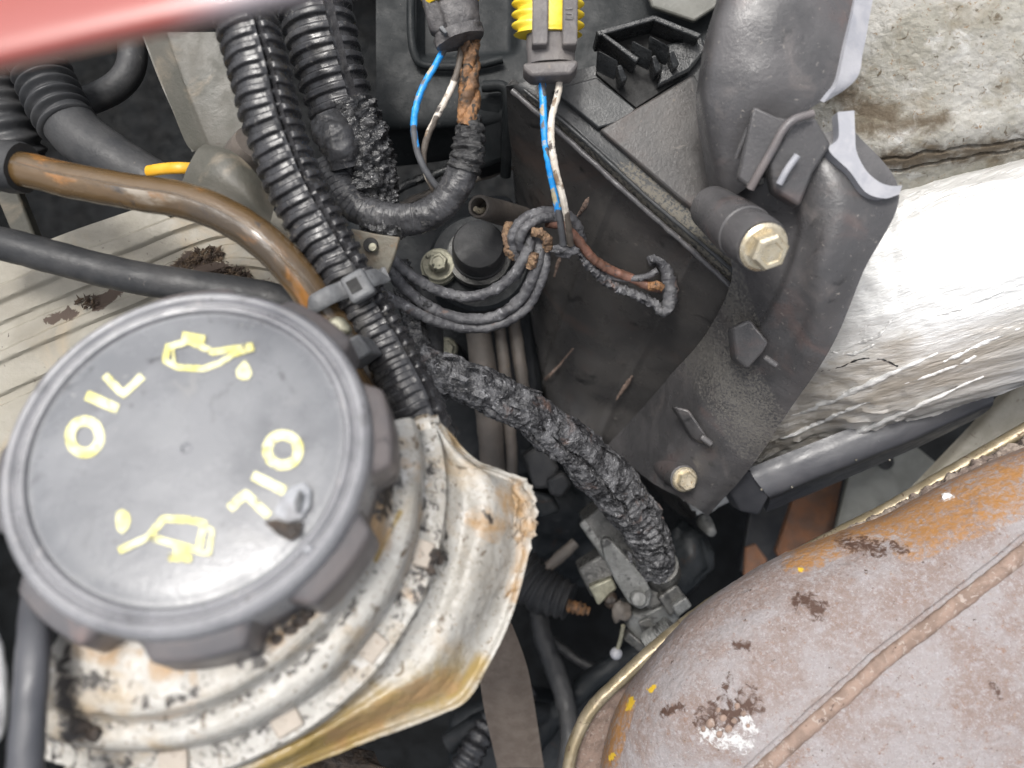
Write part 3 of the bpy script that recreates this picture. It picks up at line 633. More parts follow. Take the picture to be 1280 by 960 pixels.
wire('blue_wire', 'straight blue wire hanging from the connector with ribbed yellow seal', [(677, 90, .272), (679, 130, .272), (681, 170, .273), (686, 205, .275), (693, 240, .279), (700, 275, .285), (704, 306, .293)], .00125, 'blue_wire', grime=[(699, 268, 706, 312, 12), (678, 100, 681, 118, 5), (683, 186, 688, 196, 5)])
wire('white_wire', 'straight white wire hanging beside the straight blue wire', [(701, 90, .272), (697, 118, .271), (690, 145, .2705), (689, 175, .271), (694, 210, .273), (703, 245, .277), (710, 280, .285), (713, 306, .293)], .0012, 'white_wire', grime=[(710, 270, 714, 310, 9)])

def cconn():
    c = thing('charred_connector', 'charred wiring connector with a smooth yellow seal', 'connector', P(570, 30, .29))
    tube('housing', [(562, -40, .276), (566, -5, .276), (572, 24, .276), (576, 44, .277)], [.0088, .0086, .0078, .0072], 'connector_charred', c, n=40, seg=32, flat=.75, nz=(.0005, 250))
    tube('seal', [(559, -22, .276), (562, -10, .276), (565, 6, .276)], [.0096, .0100, .0094], 'seal_yellow', c, n=24, seg=36, flat=.8, rf=lambda s, a, t: .0003 * math.sin(s * 2 * math.pi / .003))
    tube('end_flange', [(572, 40, .277), (576, 52, .277)], [.0090, .0084], 'connector_charred', c, n=14, seg=30, flat=.75, nz=(.0008, 300))
    prism('latch', [(522, -20, .272), (543, -20, .271), (556, 24, .270), (562, 33, .271), (548, 41, .272), (537, 38, .273)], .006, 'connector_charred', c, bev=.0014)
    prism('nib', [(548, 34, .268), (553, 31, .268), (560, 40, .268), (556, 42, .268)], .003, 'tie_grey', c, bev=.0003)
cconn()
def gconn():
    c = thing('grey_connector', 'grey brown wiring connector with a ribbed yellow seal', 'connector', P(690, 40, .29))
    tube('housing', [(686, -30, .270), (687, 20, .270), (688, 60, .270), (689, 80, .270)], [.0076, .0076, .0080, .0080], 'connector_grey', c, n=40, seg=36, flat=.48, rf=lambda s, a, t: -.0005 * (1 - sm(.0, .35, abs(math.sin(a)))) * sm(.55, .7, t), nz=(.0002, 300))
    tube('seal', [(685, 2, .270), (685, 44, .270)], .0112, 'seal_yellow', c, n=110, seg=40, flat=.46, rf=lambda s, a, t: .0011 * math.sin(s * 2 * math.pi / .0036) * sm(.3, .9, abs(math.sin(a))) - .0005 * sm(.85, 1, t))
    for nm, x0, x1 in (('bar', 664, 684), ('bar', 702, 721)):
        prism(nm, [(x0 + 2, -30, .2628), (x1 + 2, -30, .2628), (x1 + 1, 50, .2628), (x1, 56, .2630), (x0 + 1, 56, .2630), (x0 + 1, 50, .2628)], .007, 'connector_grey', c, bev=.0006)
    prism('end_flange', [(654, 78, .2645), (722, 74, .2645), (723, 82, .2645), (714, 93, .2645), (664, 95, .2645), (654, 86, .2645)], .009, 'connector_grey', c, bev=.0011, seg=3)
    # moulded mark on the bar
    def bar_stroke(pts, w):
        for (a, b) in zip(pts, pts[1:]): beam('moulded_mark', (*a, .26265), (*b, .26265), w, .0003, 'connector_charred', c, bev=0)
    bar_stroke([(707, 11), (716, 11)], .0005); bar_stroke([(707, 17), (716, 17)], .0005); bar_stroke([(707.3, 17.5), (707.3, 24)], .0005); bar_stroke([(708, 23.7), (716, 23.7)], .0005); bar_stroke([(715.7, 18), (715.7, 23)], .0005)
    prism('red_lock', [(650, -14, .268), (660, -14, .268), (661, 4, .268), (653, 8, .268)], .004, 'red_plastic', c, bev=.0005)
gconn()
# charred loom knotted on itself
G1 = 'charred wires in the knotted loop'
wire('charred_wire', 'innermost charred grey wire of the sagging loop below the connectors', [(490, 322, .292), (508, 340, .297), (540, 360, .303), (580, 371, .306), (614, 364, .305), (640, 345, .302), (655, 322, .299), (662, 304, .298), (660, 288, .301)], .0021, 'charred_wire', G1, nz=(.0005, 500))
wire('charred_wire', 'middle charred grey wire of the sagging loop below the connectors', [(486, 338, .293), (512, 366, .300), (545, 388, .306), (585, 399, .309), (622, 394, .309), (652, 372, .306), (668, 340, .302), (674, 312, .300), (668, 294, .302)], .0022, 'charred_wire', G1, nz=(.0005, 500))
wire('charred_wire', 'outermost charred grey wire of the sagging loop below the connectors', [(470, 362, .291), (505, 382, .299), (545, 402, .306), (588, 410, .311), (628, 404, .311), (660, 382, .308), (677, 348, .304), (682, 318, .302), (676, 296, .304)], .0020, 'charred_wire', G1, nz=(.0005, 500))
wire('charred_wire', 'short charred wire bridging the sagging loop just below the knot', [(630, 350, .305), (645, 345, .304), (657, 326, .302), (668, 308, .303)], .0016, 'charred_wire', G1, n=40)
wire('charred_wire', 'longer charred grey wire arching over the knot to the copper wire', [(648, 322, .303), (641, 305, .300), (644, 288, .297), (656, 274, .296), (674, 266, .297), (694, 266, .300), (712, 272, .303), (722, 286, .307), (727, 302, .311)], .0021, 'charred_wire', 'wires looped round the sleeves', nz=(.0005, 500))
wire('charred_wire', 'short charred grey wire tucked inside the arch of the knot', [(656, 320, .303), (650, 304, .298), (653, 290, .295), (664, 279, .294), (680, 272, .296), (700, 272, .301)], .0019, 'charred_wire', 'wires looped round the sleeves', nz=(.0004, 500))
for (lb, pts) in (('crumbling copper coloured sleeve against the black solenoid', [(636, 280, .302), (633, 298, .300), (636, 314, .301), (646, 322, .303)]), ('crumbling copper coloured sleeve hooked over the sagging loop at the knot', [(664, 290, .294), (676, 292, .294), (684, 300, .296), (685, 312, .299)]), ('short copper coloured scrap between the sagging loop wires', [(668, 316, .297), (666, 326, .298), (664, 334, .300)])):
    tag(tube('copper_sleeve', pts, .0017, 'copper_ring', n=40, seg=14, nz=(.0009, 700)), lb, 'sleeve', 'copper sleeves on the knot')
wire('copper_wire', 'bare reddish copper wire stretching from the knot to the frayed end', [(684, 278, .299), (704, 283, .302), (722, 300, .306), (740, 322, .311), (764, 338, .315), (790, 348, .317), (812, 358, .318), (828, 360, .319)], .0019, 'copper_wire', nz=(.0003, 500))
wire('charred_wire', 'charred wire with tattered insulation below the bare copper wire', [(720, 300, .309), (732, 325, .313), (748, 342, .317), (768, 358, .320), (794, 368, .321), (812, 376, .321), (826, 386, .321)], .0019, 'charred_wire', None, nz=(.0012, 700))
wire('charred_wire', 'thin charred wire hooked into the frayed end', [(745, 335, .318), (770, 347, .318), (795, 348, .316), (810, 345, .315), (822, 338, .314)], .0014, 'charred_wire', None)
fe = thing('frayed_terminal', 'frayed grey terminal end hanging on the black housing wall', 'terminal', P(828, 360, .325))
tube('sleeve', [(812, 326, .318), (822, 322, .316), (832, 332, .316), (836, 352, .317), (838, 372, .318), (832, 388, .319), (820, 388, .320)], [.0022, .0026, .0026, .0030, .0030, .0026, .0018], 'charred_wire', fe, n=80, seg=18, nz=(.0007, 500))
tube('copper_strands', [(812, 358, .3165), (822, 357, .3145), (829, 361, .3145)], [.0018, .0018, .0012], 'burnt_copper', fe, n=24, seg=12, nz=(.0006, 700))
tag(lump('wire_stub', P(706, 313, .296), .0030, 'charred_wire', None, .5, 500, (1.5, .8, .8)), 'blackened melted stub where the blue and white wires end', 'wire stub')
# ================================================================== AIRBOX (black housing)
ab = thing('airbox', 'large black plastic air filter housing with sloping side wall and clips', 'airbox', P(800, 350, .5))
# lid surface: rows run from the ridge (left edge) to the shroud side
lid = loft('lid', [[P(632, 108, .296), P(700, 168, .296), (P(790, 250, .297)), P(870, 320, .299), P(950, 395, .303), P(990, 450, .310)],
                   [P(650, 104, .290), P(715, 160, .290), (P(805, 242, .291)), P(885, 310, .293), P(965, 385, .298), P(1000, 440, .305)],
                   [P(735, 84, .290), P(752, 160, .290), (P(840, 236, .291)), P(910, 300, .292), P(985, 370, .297), P(1020, 430, .305)],
                   [P(880, 50, .290), P(900, 110, .290), (P(930, 200, .291)), P(960, 260, .292), P(1000, 320, .297), P(1040, 400, .305)]], 'airbox', ab, nu=150, nv=90, th=.003)
mask(lid, 'dust', [(660, 130, 900, 345, 16), (790, 230, 930, 345, 34), (860, 320, 930, 400, 30)]); mask(lid, 'reddish', [])
rid = [(632, 108, .2965), (700, 168, .2965), (790, 250, .2975), (870, 320, .2995), (950, 395, .3035), (990, 450, .3105)]
bot_ = [(652, 340, .45), (672, 470, .45), (702, 556, .45), (764, 566, .45), (822, 596, .45), (862, 648, .45)]
rw = []
for t, sag in ((0, 0), (.06, .004), (.35, .006), (.7, .004), (1, 0)):
    rw.append([P(*a).lerp(P(*b), t) + Vector((0, 0, -sag)) for a, b in zip(rid, bot_)])
rw.append([P(*b) + Vector((0, 0, -.16)) for b in bot_])
wall = loft('side_wall', rw, 'airbox_wall', ab, nu=110, nv=140, th=.003, disp=lambda p, u, v: .0007 * fbm(p, 30) + .0012 * (1 - sm(.006, .016, abs(u - .36))) + .0010 * (1 - sm(.006, .014, abs(u - .62))))
tube('ridge_rib', [(640, 113, .2925), (705, 170, .2925), (795, 252, .2935), (875, 322, .2955), (940, 385, .299)], .0011, 'shroud', ab, n=80, seg=12, nz=(.0003, 300))
tube('ridge_rib', [(655, 112, .2885), (720, 166, .2885), (808, 246, .2895), (888, 314, .2915), (945, 366, .294)], .0008, 'airbox', ab, n=80, seg=12, nz=(.0002, 300))
bpy.context.view_layer.update()
for pts in ([(736, 247), (728, 262), (720, 272)], [(702, 318), (697, 332), (693, 346)], [(716, 436), (700, 456), (682, 474), (667, 490)], [(790, 470), (770, 500)]):
    tube('rust_streak', [drop_on((wall,), x, y, .0002) for x, y in pts], [.0004, .0011, .0008, .0004], 'rust_bead', wall, world=True, n=24, seg=10, flat=.6, nz=(.0004, 500))
mask(wall, 'reddish', [(650, 215, 690, 330, 60), (690, 400, 730, 520, 60)]); mask(wall, 'dust', [(850, 350, 930, 440, 30)])
# open tray with clip teeth on the lid
tr = prism('tray_wall', [(745, 38, .278), (818, 18, .278), (822, 24, .278), (748, 45, .278)], .014, 'airbox_gloss', ab, bev=.0005)
prism('tray_wall', [(818, 18, .278), (878, 42, .278), (873, 48, .278), (818, 26, .278)], .014, 'airbox_gloss', ab, bev=.0005)
prism('tray_wall', [(745, 38, .278), (752, 38, .278), (800, 72, .278), (795, 78, .278)], .014, 'airbox_gloss', ab, bev=.0005)
prism('tray_floor', [(748, 44, .2885), (818, 24, .2885), (875, 46, .2885), (850, 100, .2885), (795, 135, .2885), (745, 92, .2885)], .002, 'black_hole', ab, bev=.0003)
for (x, y) in ((747, 62), (790, 50), (812, 44)):
    prism('clip_tooth', [(x, y, .274), (x + 26, y + 14, .274), (x + 22, y + 36, .281), (x - 2, y + 24, .281)], .0022, 'airbox_gloss', ab, bev=.0006)
    prism('clip_rib', [(x + 24, y + 20, .2775), (x + 30, y + 18, .2775), (x + 38, y + 36, .2800), (x + 30, y + 42, .2800)], .008, 'airbox_gloss', ab, bev=.0005)
prism('corner_pad', [(832, 55, .2845), (878, 44, .2845), (884, 62, .2845), (862, 88, .2845), (822, 108, .2845)], .006, 'airbox_gloss', ab, bev=.001)
prism('corner_step', [(746, 96, .2868), (795, 136, .2868), (785, 150, .2868), (748, 160, .2868), (690, 112, .2868)], .004, 'airbox', ab, bev=.0006)
# raised plate between lid and shroud
pl = prism('raised_plate', [(750, 162, .2866), (868, 92, .2866), (905, 160, .2868), (960, 280, .288), (948, 318, .288), (850, 248, .2872)], .005, 'airbox_wall', ab, bev=.0008)
mask(pl, 'dust', [(750, 165, 930, 320, 14)])
# ------------------------------------------------------------------ black panel behind the connectors
bp = thing('inner_panel', 'black plastic inner panel with moulded recess behind the connectors', 'panel', P(560, 120, .40))
loft('panel', [[P(470, -60, .345), P(560, -60, .345), P(650, -60, .345), P(760, -60, .340), P(930, -40, .335)], [P(470, 60, .342), P(560, 55, .342), P(650, 50, .342), P(760, 40, .338), P(930, 40, .335)],
               [P(472, 150, .342), P(560, 148, .342), P(640, 140, .342), P(740, 110, .338), P(930, 90, .335)], [P(476, 170, .352), P(560, 166, .352), P(640, 160, .352), P(740, 130, .345), P(930, 100, .34)],
               [P(478, 210, .372), P(560, 200, .372), P(640, 185, .372), P(740, 150, .36), P(930, 120, .35)]], 'panel_black', bp, nu=100, nv=80, th=.004,
     disp=lambda p, u, v: .0005 * fbm(p, 40) - .006 * (sm(.11, .13, u) - sm(.36, .40, u)) * (1 - sm(.40, .46, v)))
mask(bp.children[0], 'dust', []); mask(bp.children[0], 'reddish', [])
tube('recess_lip', [(514, -30, .336), (514, 40, .336), (520, 72, .337), (535, 82, .338), (590, 82, .338), (628, 74, .338)], .0018, 'panel_black', bp, n=60, seg=14)
tube('panel_lip', [(478, 246, .372), (520, 226, .370), (560, 212, .368), (600, 203, .366), (646, 190, .364)], .0020, 'airbox_gloss', bp, n=60, seg=12, nz=(.0009, 260))
tube('panel_lip', [(490, 262, .380), (540, 240, .378), (600, 222, .374), (640, 208, .372)], .0016, 'hose_brown', bp, n=50, seg=12, nz=(.0006, 300))
tube('corner_rib', [(604, 108, .335), (632, 112, .333), (634, 160, .340), (632, 220, .356)], .0024, 'panel_black', bp, n=50, seg=14)
prism('pillar', [(592, 120, .339), (628, 112, .337), (632, 200, .352), (596, 212, .356)], .02, 'panel_black', bp, bev=.002)
tag(prism('wing_edge', [(800, -40, .325), (930, -40, .325), (925, -10, .325), (868, 26, .325), (815, 8, .325)], .003, 'dull_plate', bev=.0008), 'pale grey sheet metal edge behind the clip tray', 'sheet metal')

bpy.context.view_layer.update()
# ================================================================== SHROUD
sh = thing('duct_shroud', 'grey plastic duct shroud with broken pale edges bolted over the foil pipe', 'shroud', P(970, 330, .34))
up = loft('upper_shell', [[P(908, -60, .258), P(895, 0, .258), P(882, 50, .260), P(872, 105, .263), P(872, 150, .266), P(880, 205, .272), P(893, 258, .280)],
                          [P(918, -60, .246), P(907, 0, .246), P(895, 50, .248), P(886, 105, .252), P(888, 150, .256), P(898, 205, .263), P(914, 248, .270)],
                          [P(975, -60, .241), P(968, 0, .241), P(958, 50, .243), P(946, 100, .246), P(935, 140, .250), P(932, 185, .257), P(940, 228, .263)],
                          [P(1040, -60, .243), P(1033, 0, .243), P(1020, 50, .244), P(1005, 95, .246), P(985, 130, .249), P(965, 165, .253), P(962, 198, .257)],
                          [P(1088, -60, .248), P(1080, 0, .248), P(1066, 60, .248), P(1050, 108, .249), P(1015, 134, .250), P(990, 150, .252), P(985, 172, .254)]], 'shroud', sh, nu=70, nv=80, th=.0022, disp=lambda p, u, v: .0004 * fbm(p, 50))
mask(up, 'dust', [])
lo = loft('lower_shell', [[P(893, 245, .280), P(905, 300, .282), P(914, 350, .290)] + [drop_on((wall,), x, y, .0025) for x, y in ((880, 418), (836, 470), (792, 520), (758, 556))],
                          [P(935, 215, .268), P(945, 290, .271), P(960, 350, .275), P(936, 420, .296), P(890, 482, .326), P(844, 544, .358), P(808, 598, .388)],
                          [P(985, 190, .256), P(995, 280, .260), P(1003, 350, .265), P(990, 420, .282), P(942, 492, .309), P(895, 560, .339), P(850, 622, .370)],
                          [P(1022, 170, .250), P(1045, 260, .250), P(1035, 340, .256), P(1015, 420, .274), P(972, 500, .302), P(925, 570, .334), P(872, 636, .366)],
                          [P(1062, 160, .250), P(1122, 240, .250), P(1078, 335, .258), P(1040, 430, .274), P(985, 515, .304), P(938, 585, .338), P(885, 645, .372)]], 'shroud', sh, nu=130, nv=90, th=.0022,
          disp=lambda p, u, v: .0005 * fbm(p, 45) + .0018 * (sm(.46, .54, v) - .4 * sm(.7, .8, v)) * (1 - sm(.35, .62, u)))
mask(lo, 'dust', [(900, 330, 930, 420, 26), (880, 430, 950, 540, 44)])
# pale broken rims
loft('broken_rim', [[P(1077, -60, .2455), P(1069, 0, .2455), P(1056, 60, .2455), P(1046, 104, .2465), P(1030, 128, .248)], [P(1098, -60, .2475), P(1091, 0, .2475), P(1080, 60, .2475), P(1072, 96, .2478), P(1048, 118, .249)]], 'shroud_edge', sh, nu=40, nv=8, th=.003, disp=lambda p, u, v: .0003 * fbm(p, 120))
loft('broken_rim', [[P(1047, 140, .2440), P(1048, 172, .2440), P(1036, 187, .2440), P(1062, 214, .2440), P(1082, 240, .2445), P(1105, 248, .2450), P(1124, 243, .2460)], [P(1068, 138, .2440), P(1069, 170, .2440), P(1071, 190, .2440), P(1082, 212, .2440), P(1097, 226, .2445), P(1112, 232, .2450), P(1128, 232, .2460)]], 'shroud_edge', sh, nu=70, nv=8, th=.0045)
# snap clip between the shells
prism('snap_strap', [(942, 132, .2400), (972, 146, .2395), (990, 148, .2395), (958, 196, .2435), (940, 236, .2475), (922, 222, .2490)], .003, 'shroud', sh, bev=.0008)
prism('snap_catch', [(990, 152, .2410), (1020, 146, .2400), (1040, 180, .2425), (1018, 214, .2445), (1000, 258, .2475), (968, 238, .2465), (962, 204, .2440), (975, 178, .2425)], .006, 'shroud', sh, bev=.0010)
tube('snap_ridge', [(938, 236, .2465), (950, 214, .2435), (966, 186, .2405), (978, 164, .2385), (992, 150, .2375), (1016, 142, .238)], .0013, 'cap_grip', sh, n=40, seg=12)
tube('catch_bar', [(974, 230, .2435), (984, 212, .2415), (997, 194, .2400)], .0011, 'shroud_edge', sh, n=20, seg=12)
prism('snap_hole', [(976, 166, .2390), (984, 163, .2385), (981, 174, .2390), (974, 176, .2395)], .002, 'black_hole', sh, bev=.0002)
prism('snap_hole', [(948, 226, .2450), (955, 222, .2445), (955, 230, .2455), (948, 232, .2460)], .002, 'black_hole', sh, bev=.0002)
tube('shell_rib', [(920, 198, .2535), (928, 178, .2510), (935, 160, .2490)], .0008, 'shroud', sh, n=16, seg=10)
# bolt boss near
ax1 = (P(955, 309, .235) - P(893, 262, .268)).normalized()
b0 = P(953, 308, .2385)
bo1 = lathe('boss', b0, ax1, [(.0075, -.040), (.0086, -.022), (.0088, -.0120), (.0084, -.0115), (.0084, -.002), (.0078, -.0002), (.002, 0)], 'shroud', sh, seg=40)
hexbolt(bo1, b0 + ax1 * .0003, ax1, .0098, .0062, 'bolt_zinc')
ax2 = Vector((.10, -.12, 1)).normalized(); b1 = drop_on((lo,), 850, 596, .009)
bo2 = lathe('boss', b1, ax2, [(.0066, -.030), (.0066, -.014), (.0060, -.001), (.002, 0)], 'shroud', sh, seg=36)
hexbolt(bo2, b1 + ax2 * .0003, ax2, .0074, .0052, 'bolt_zinc')
for pts in ([(915, 410, .289), (938, 398, .286), (962, 428, .284), (955, 440, .286), (935, 462, .292), (920, 450, .294)], [(842, 508, .336), (862, 512, .334), (884, 545, .335), (880, 556, .338), (866, 548, .342)]):
    prism('moulded_lug', pts, .008, 'shroud', sh, bev=.0012)
beam('lug_pin', (955, 446, .284), (972, 458, .284), .0022, .0022, 'shroud', sh, bev=.0008)
beam('lug_pin', (876, 545, .334), (890, 556, .334), .0026, .0026, 'shroud', sh, bev=.0008)

# ================================================================== FOIL PIPE AND FELT
secs = [((935, 330, .385), (880, 640, .43), .026), ((1050, 258, .332), (1010, 566, .378), .034), ((1125, 230, .308), (1112, 520, .356), .038), ((1280, 198, .290), (1280, 448, .338), .040), ((1440, 160, .278), (1440, 380, .326), .040)]
def foil():
    nS, seg = 220, 120
    T = crom([P(*s[0]) for s in secs], nS); B = crom([P(*s[1]) for s in secs], nS)
    vs = []
    for i in range(nS):
        c = (T[i] + B[i]) / 2; a = (T[i] - B[i]) / 2; axd = (T[min(i + 1, nS - 1)] - T[max(i - 1, 0)]).normalized()
        up_ = axd.cross(a).normalized()
        if up_.z < 0: up_ = -up_
        t = i / (nS - 1) * (len(secs) - 1); k = min(int(t), len(secs) - 2); bb = lerp(secs[k][2], secs[k + 1][2], t - k)
        for j in range(seg):
            q = 2 * math.pi * j / seg; p = c + a * math.cos(q) + up_ * bb * math.sin(q)
            n = (a.normalized() * math.cos(q) + up_ * math.sin(q))
            st = Vector((p.dot(axd) * 28, q * 5.5, 3))                     # long creases running along the pipe
            cr = noise.fractal(st, .8, 2, 3)
            wr = noise.fractal(Vector((p.dot(axd) * 60, q * 22, 7)), .9, 2, 3)
            rg = (1 - abs(noise.noise(Vector((p.dot(axd) * 22 + 2 * math.sin(q * 2), q * 13 + p.dot(axd) * 30, 4))))) ** 8
            low = sm(1.5, 2.6, q)                                         # lower side more crumpled
            ridge = (1 - abs(noise.noise(Vector((p.dot(axd) * 9 + .6 * math.sin(q * 3), q * 9, 1))))) ** 10
            vs.append(p + n * (.0009 * rg + .0009 * cr + .0005 * wr + low * (.0018 * ridge + .0009 * wr)))
    fs = [(i * seg + j, i * seg + (j + 1) % seg, (i + 1) * seg + (j + 1) % seg, (i + 1) * seg + j) for i in range(nS - 1) for j in range(seg)]
    fs += [tuple(range(seg)), tuple((nS - 1) * seg + j for j in range(seg))]
    o = mesh('foil_pipe', vs, fs, 'foil', angle=60)
    mask(o, 'grime', [(940, 560, 1290, 415, 44), (1000, 500, 1130, 440, 34)])
    mask(o, 'crack', [])
    bpy.context.view_layer.update()
    for pts in ([(1026, 464), (1050, 459), (1075, 449), (1102, 449), (1122, 458)],):
        tube('tear', [drop_on((o,), x, y, .0001) for x, y in pts], [.00015, .0003, .0002], 'black_hole', o, world=True, n=30, seg=8, nz=(.0004, 900))
    for pts, r in (([(972, 519), (1000, 516), (1030, 504), (1060, 492), (1090, 478), (1130, 460), (1175, 440)], .0012), ([(955, 548), (985, 545), (1020, 530), (1060, 512), (1105, 495)], .0010), ([(935, 588), (970, 582), (1020, 562), (1080, 537), (1150, 506), (1230, 470)], .0014),
                   ([(1070, 430), (1100, 418), (1115, 398)], .0006), ([(1180, 452), (1230, 428), (1285, 405)], .0008), ([(1130, 480), (1180, 462), (1240, 436)], .0007), ([(1040, 440), (1065, 442), (1095, 430)], .0006), ([(1150, 400), (1200, 385), (1285, 350)], .0005)):
        tube('fold', [drop_on((o,), x, y, -.0002) for x, y in pts], [r * .3, r, r * 1.1, r * .8, r * .2], 'foil', o, world=True, n=70, seg=12, flat=.8, nz=(.0007, 260))
    return tag(o, 'crumpled silver foil wrapped pipe with brown scorch streaks', 'foil pipe')
foil()
def feltd(p, u, v):
    e = .0008 * fbm(p, 40, 3) + .0003 * fbm(p, 420, 4)
    for (c, w, h, f) in ((.86, .012, -.0016, .5), (.92, .012, -.0018, .4)):
        e += h * (1 - sm(.2, 1, abs(v + .05 * math.sin(u * 6 * f + f) + .02 * noise.noise(p * 150) - c) / w)) * sm(.12, .3, u)
    return e
felt = loft('insulation_blanket', [[P(1000, -80, .285), P(1100, -80, .270), P(1200, -80, .262), P(1320, -80, .258), P(1440, -80, .256)], [P(1000, 40, .292), P(1100, 40, .276), P(1200, 35, .268), P(1320, 25, .264), P(1440, 15, .262)],
               [P(1000, 140, .300), P(1100, 135, .285), P(1200, 125, .277), P(1320, 110, .271), P(1440, 95, .268)], [P(1000, 200, .300), P(1100, 190, .288), P(1200, 172, .281), P(1320, 150, .276), P(1440, 130, .272)],
               [P(1000, 262, .312), P(1100, 246, .304), P(1200, 222, .297), P(1320, 200, .292), P(1440, 178, .288)]], 'felt', nu=170, nv=150, th=.012, disp=feltd)
mask(felt, 'grime', [(1060, 120, 1110, 150, 34), (1085, 205, 1280, 180, 22), (1080, 160, 1180, 150, 20)])
tag(felt, 'rough beige felt insulation blanket with dark creases above the foil pipe', 'insulation')

# ================================================================== BLACK CHANNEL BAR, STRUT, DEEP PLATES
cbar = thing('channel_bar', 'black folded channel bar running below the foil pipe', 'bar', P(1080, 560, .37))
loft('top_face', [[P(936, 585, .352), P(1020, 552, .347), P(1130, 508, .341), P(1238, 462, .336)], [P(944, 600, .350), P(1028, 568, .345), P(1136, 524, .339), P(1240, 478, .334)], [P(960, 620, .351), P(1040, 588, .346), P(1146, 545, .340), P(1242, 502, .335)],
                  [P(962, 626, .362), P(1042, 594, .357), P(1148, 551, .351), P(1236, 512, .346)], [P(958, 640, .380), P(1040, 606, .375), P(1140, 562, .369), P(1220, 524, .362)]], 'bar_black', cbar, nu=60, nv=50, th=.003, disp=lambda p, u, v: .0002 * fbm(p, 60))
prism('end_cap', [(904, 604, .366), (938, 586, .351), (962, 622, .351), (950, 644, .366), (926, 640, .372)], .016, 'bar_black', cbar, bev=.0015)
for (x, y, d) in ((1112, 575, .345), (1070, 575, .343), (1187, 515, .338), (990, 609, .3478), (952, 612, .349)):
    lump('grit', P(x, y, d), .00045, 'strut_beige', cbar, .4, 900)
tag(loft('beige_strut', [[P(1330, 405, .385), P(1200, 545, .395), P(1060, 690, .405)], [P(1342, 412, .380), P(1216, 552, .390), P(1076, 698, .400)], [P(1375, 425, .382), P(1245, 572, .392), P(1105, 715, .402)]], 'strut_beige', nu=40, nv=20, th=.008), 'flat beige strut crossing between the black bar and rusty heat shield', 'strut')
dp = thing('deep_plate', 'dull grey plate with a bolt hole deep below the channel bar', 'plate', P(1080, 620, .52))
prism('plate', [(1035, 700, .50), (1062, 590, .49), (1130, 545, .485), (1185, 590, .49), (1120, 690, .50), (1075, 720, .50)], .004, 'dull_plate', dp, bev=.001)
lathe('hole', P(1108, 577, .4845), (0, 0, 1), [(0, .0), (.0045, .0), (.005, -.0005)], 'black_hole', dp, seg=20)
tag(prism('rusty_plate', [(970, 690, .53), (1000, 600, .52), (1055, 590, .52), (1035, 700, .53), (990, 725, .53)], .006, 'rust_orange', bev=.001), 'rusty brown plate deep beside the dull grey plate', 'plate')
tag(prism('grey_deep_plate', [(925, 715, .57), (938, 640, .56), (1005, 600, .56), (975, 720, .57)], .006, 'hose', bev=.001), 'dark grey plate deep between the airbox and rusty plate', 'plate')
tag(prism('orange_plate', [(930, 720, .50), (932, 685, .50), (945, 680, .50), (960, 700, .50), (945, 735, .50)], .004, 'rust_orange', bev=.001), 'small orange rusty tab showing beside the heat shield edge', 'plate')
tag(tube('threaded_stud', [(880, 652, .440), (885, 659, .432), (890, 666, .425)], [.0040, .0034, .0022], 'clip_grey', n=60, seg=20, rf=lambda s, a, t: .0003 * math.sin(s * 2 * math.pi / .0016)), 'small threaded brass coloured stud deep below the shroud', 'stud')

# ================================================================== RUSTED HEAT SHIELD
edge = [(742, 1060), (748, 1000), (757, 940), (778, 875), (812, 825), (858, 775), (920, 728), (985, 692), (1050, 668), (1110, 645), (1170, 612), (1235, 580), (1320, 545)]
dirn = (.60, .80)
rows = []
for (off, d) in ((-3, .318), (0, .306), (6, .299), (22, .291), (60, .280), (120, .271), (200, .264), (300, .259), (420, .258), (620, .262)):
    r = []
    for i, (x, y) in enumerate(edge):
        t = i / (len(edge) - 1)
        ux, uy = (lerp(.95, .42, sm(.0, .6, t)), lerp(.10, .90, sm(.0, .6, t)))
        r.append(P(x + ux * off, y + uy * off, d - .012 * t))
    rows.append(r)
hsd = thing('heat_shield', 'rusted domed steel heat shield with a rolled bead seam', 'heat shield', P(1050, 850, .30))
hs_ = loft('shield', rows, 'rust', hsd, nu=240, nv=260, th=.0016, disp=lambda p, u, v: .0006 * fbm(p, 35) + .00018 * fbm(p, 400, 3))
mask(hs_, 'orange', [(1000, 690, 1100, 655, 26), (1090, 660, 1280, 590, 34), (1140, 670, 1280, 612, 36), (990, 705, 1020, 700, 14), (780, 880, 760, 950, 16)])
mask(hs_, 'dark', [(1000, 752, 1022, 762, 18), (920, 805, 935, 808, 8), (890, 900, 935, 880, 26), (908, 860, 912, 848, 6), (1055, 678, 1100, 685, 14), (1110, 680, 1130, 688, 8), (1240, 855, 1250, 870, 6), (850, 885, 830, 890, 9)])
mask(hs_, 'white', [(885, 918, 930, 930, 15), (930, 900, 940, 910, 10), (1182, 621, 1186, 621, 7)])
mask(hs_, 'yellow', [(814, 862, 817, 858, 7), (786, 884, 790, 876, 8), (764, 948, 766, 944, 6), (1000, 712, 1003, 712, 5)])
def shield_pt(x, y, lift):
    best = None; o = Vector((0, 0, CZ)); d = (P(x, y, 1) - P(x, y, 0)).normalized()
    hit, loc, nn, fi = hs_.ray_cast(o, d)
    return (loc if hit else P(x, y, .245)) + Vector((0, 0, lift))
bpy.context.view_layer.update()
bead = [shield_pt(x, y, .0004) for (x, y) in ((930, 985), (956, 958), (1000, 918), (1050, 874), (1100, 829), (1150, 790), (1200, 752), (1250, 713), (1300, 672))]
tube('bead_seam', bead, .0026, 'rust_bead', hs_, world=True, n=140, seg=18, flat=.75, nz=(.0004, 300))
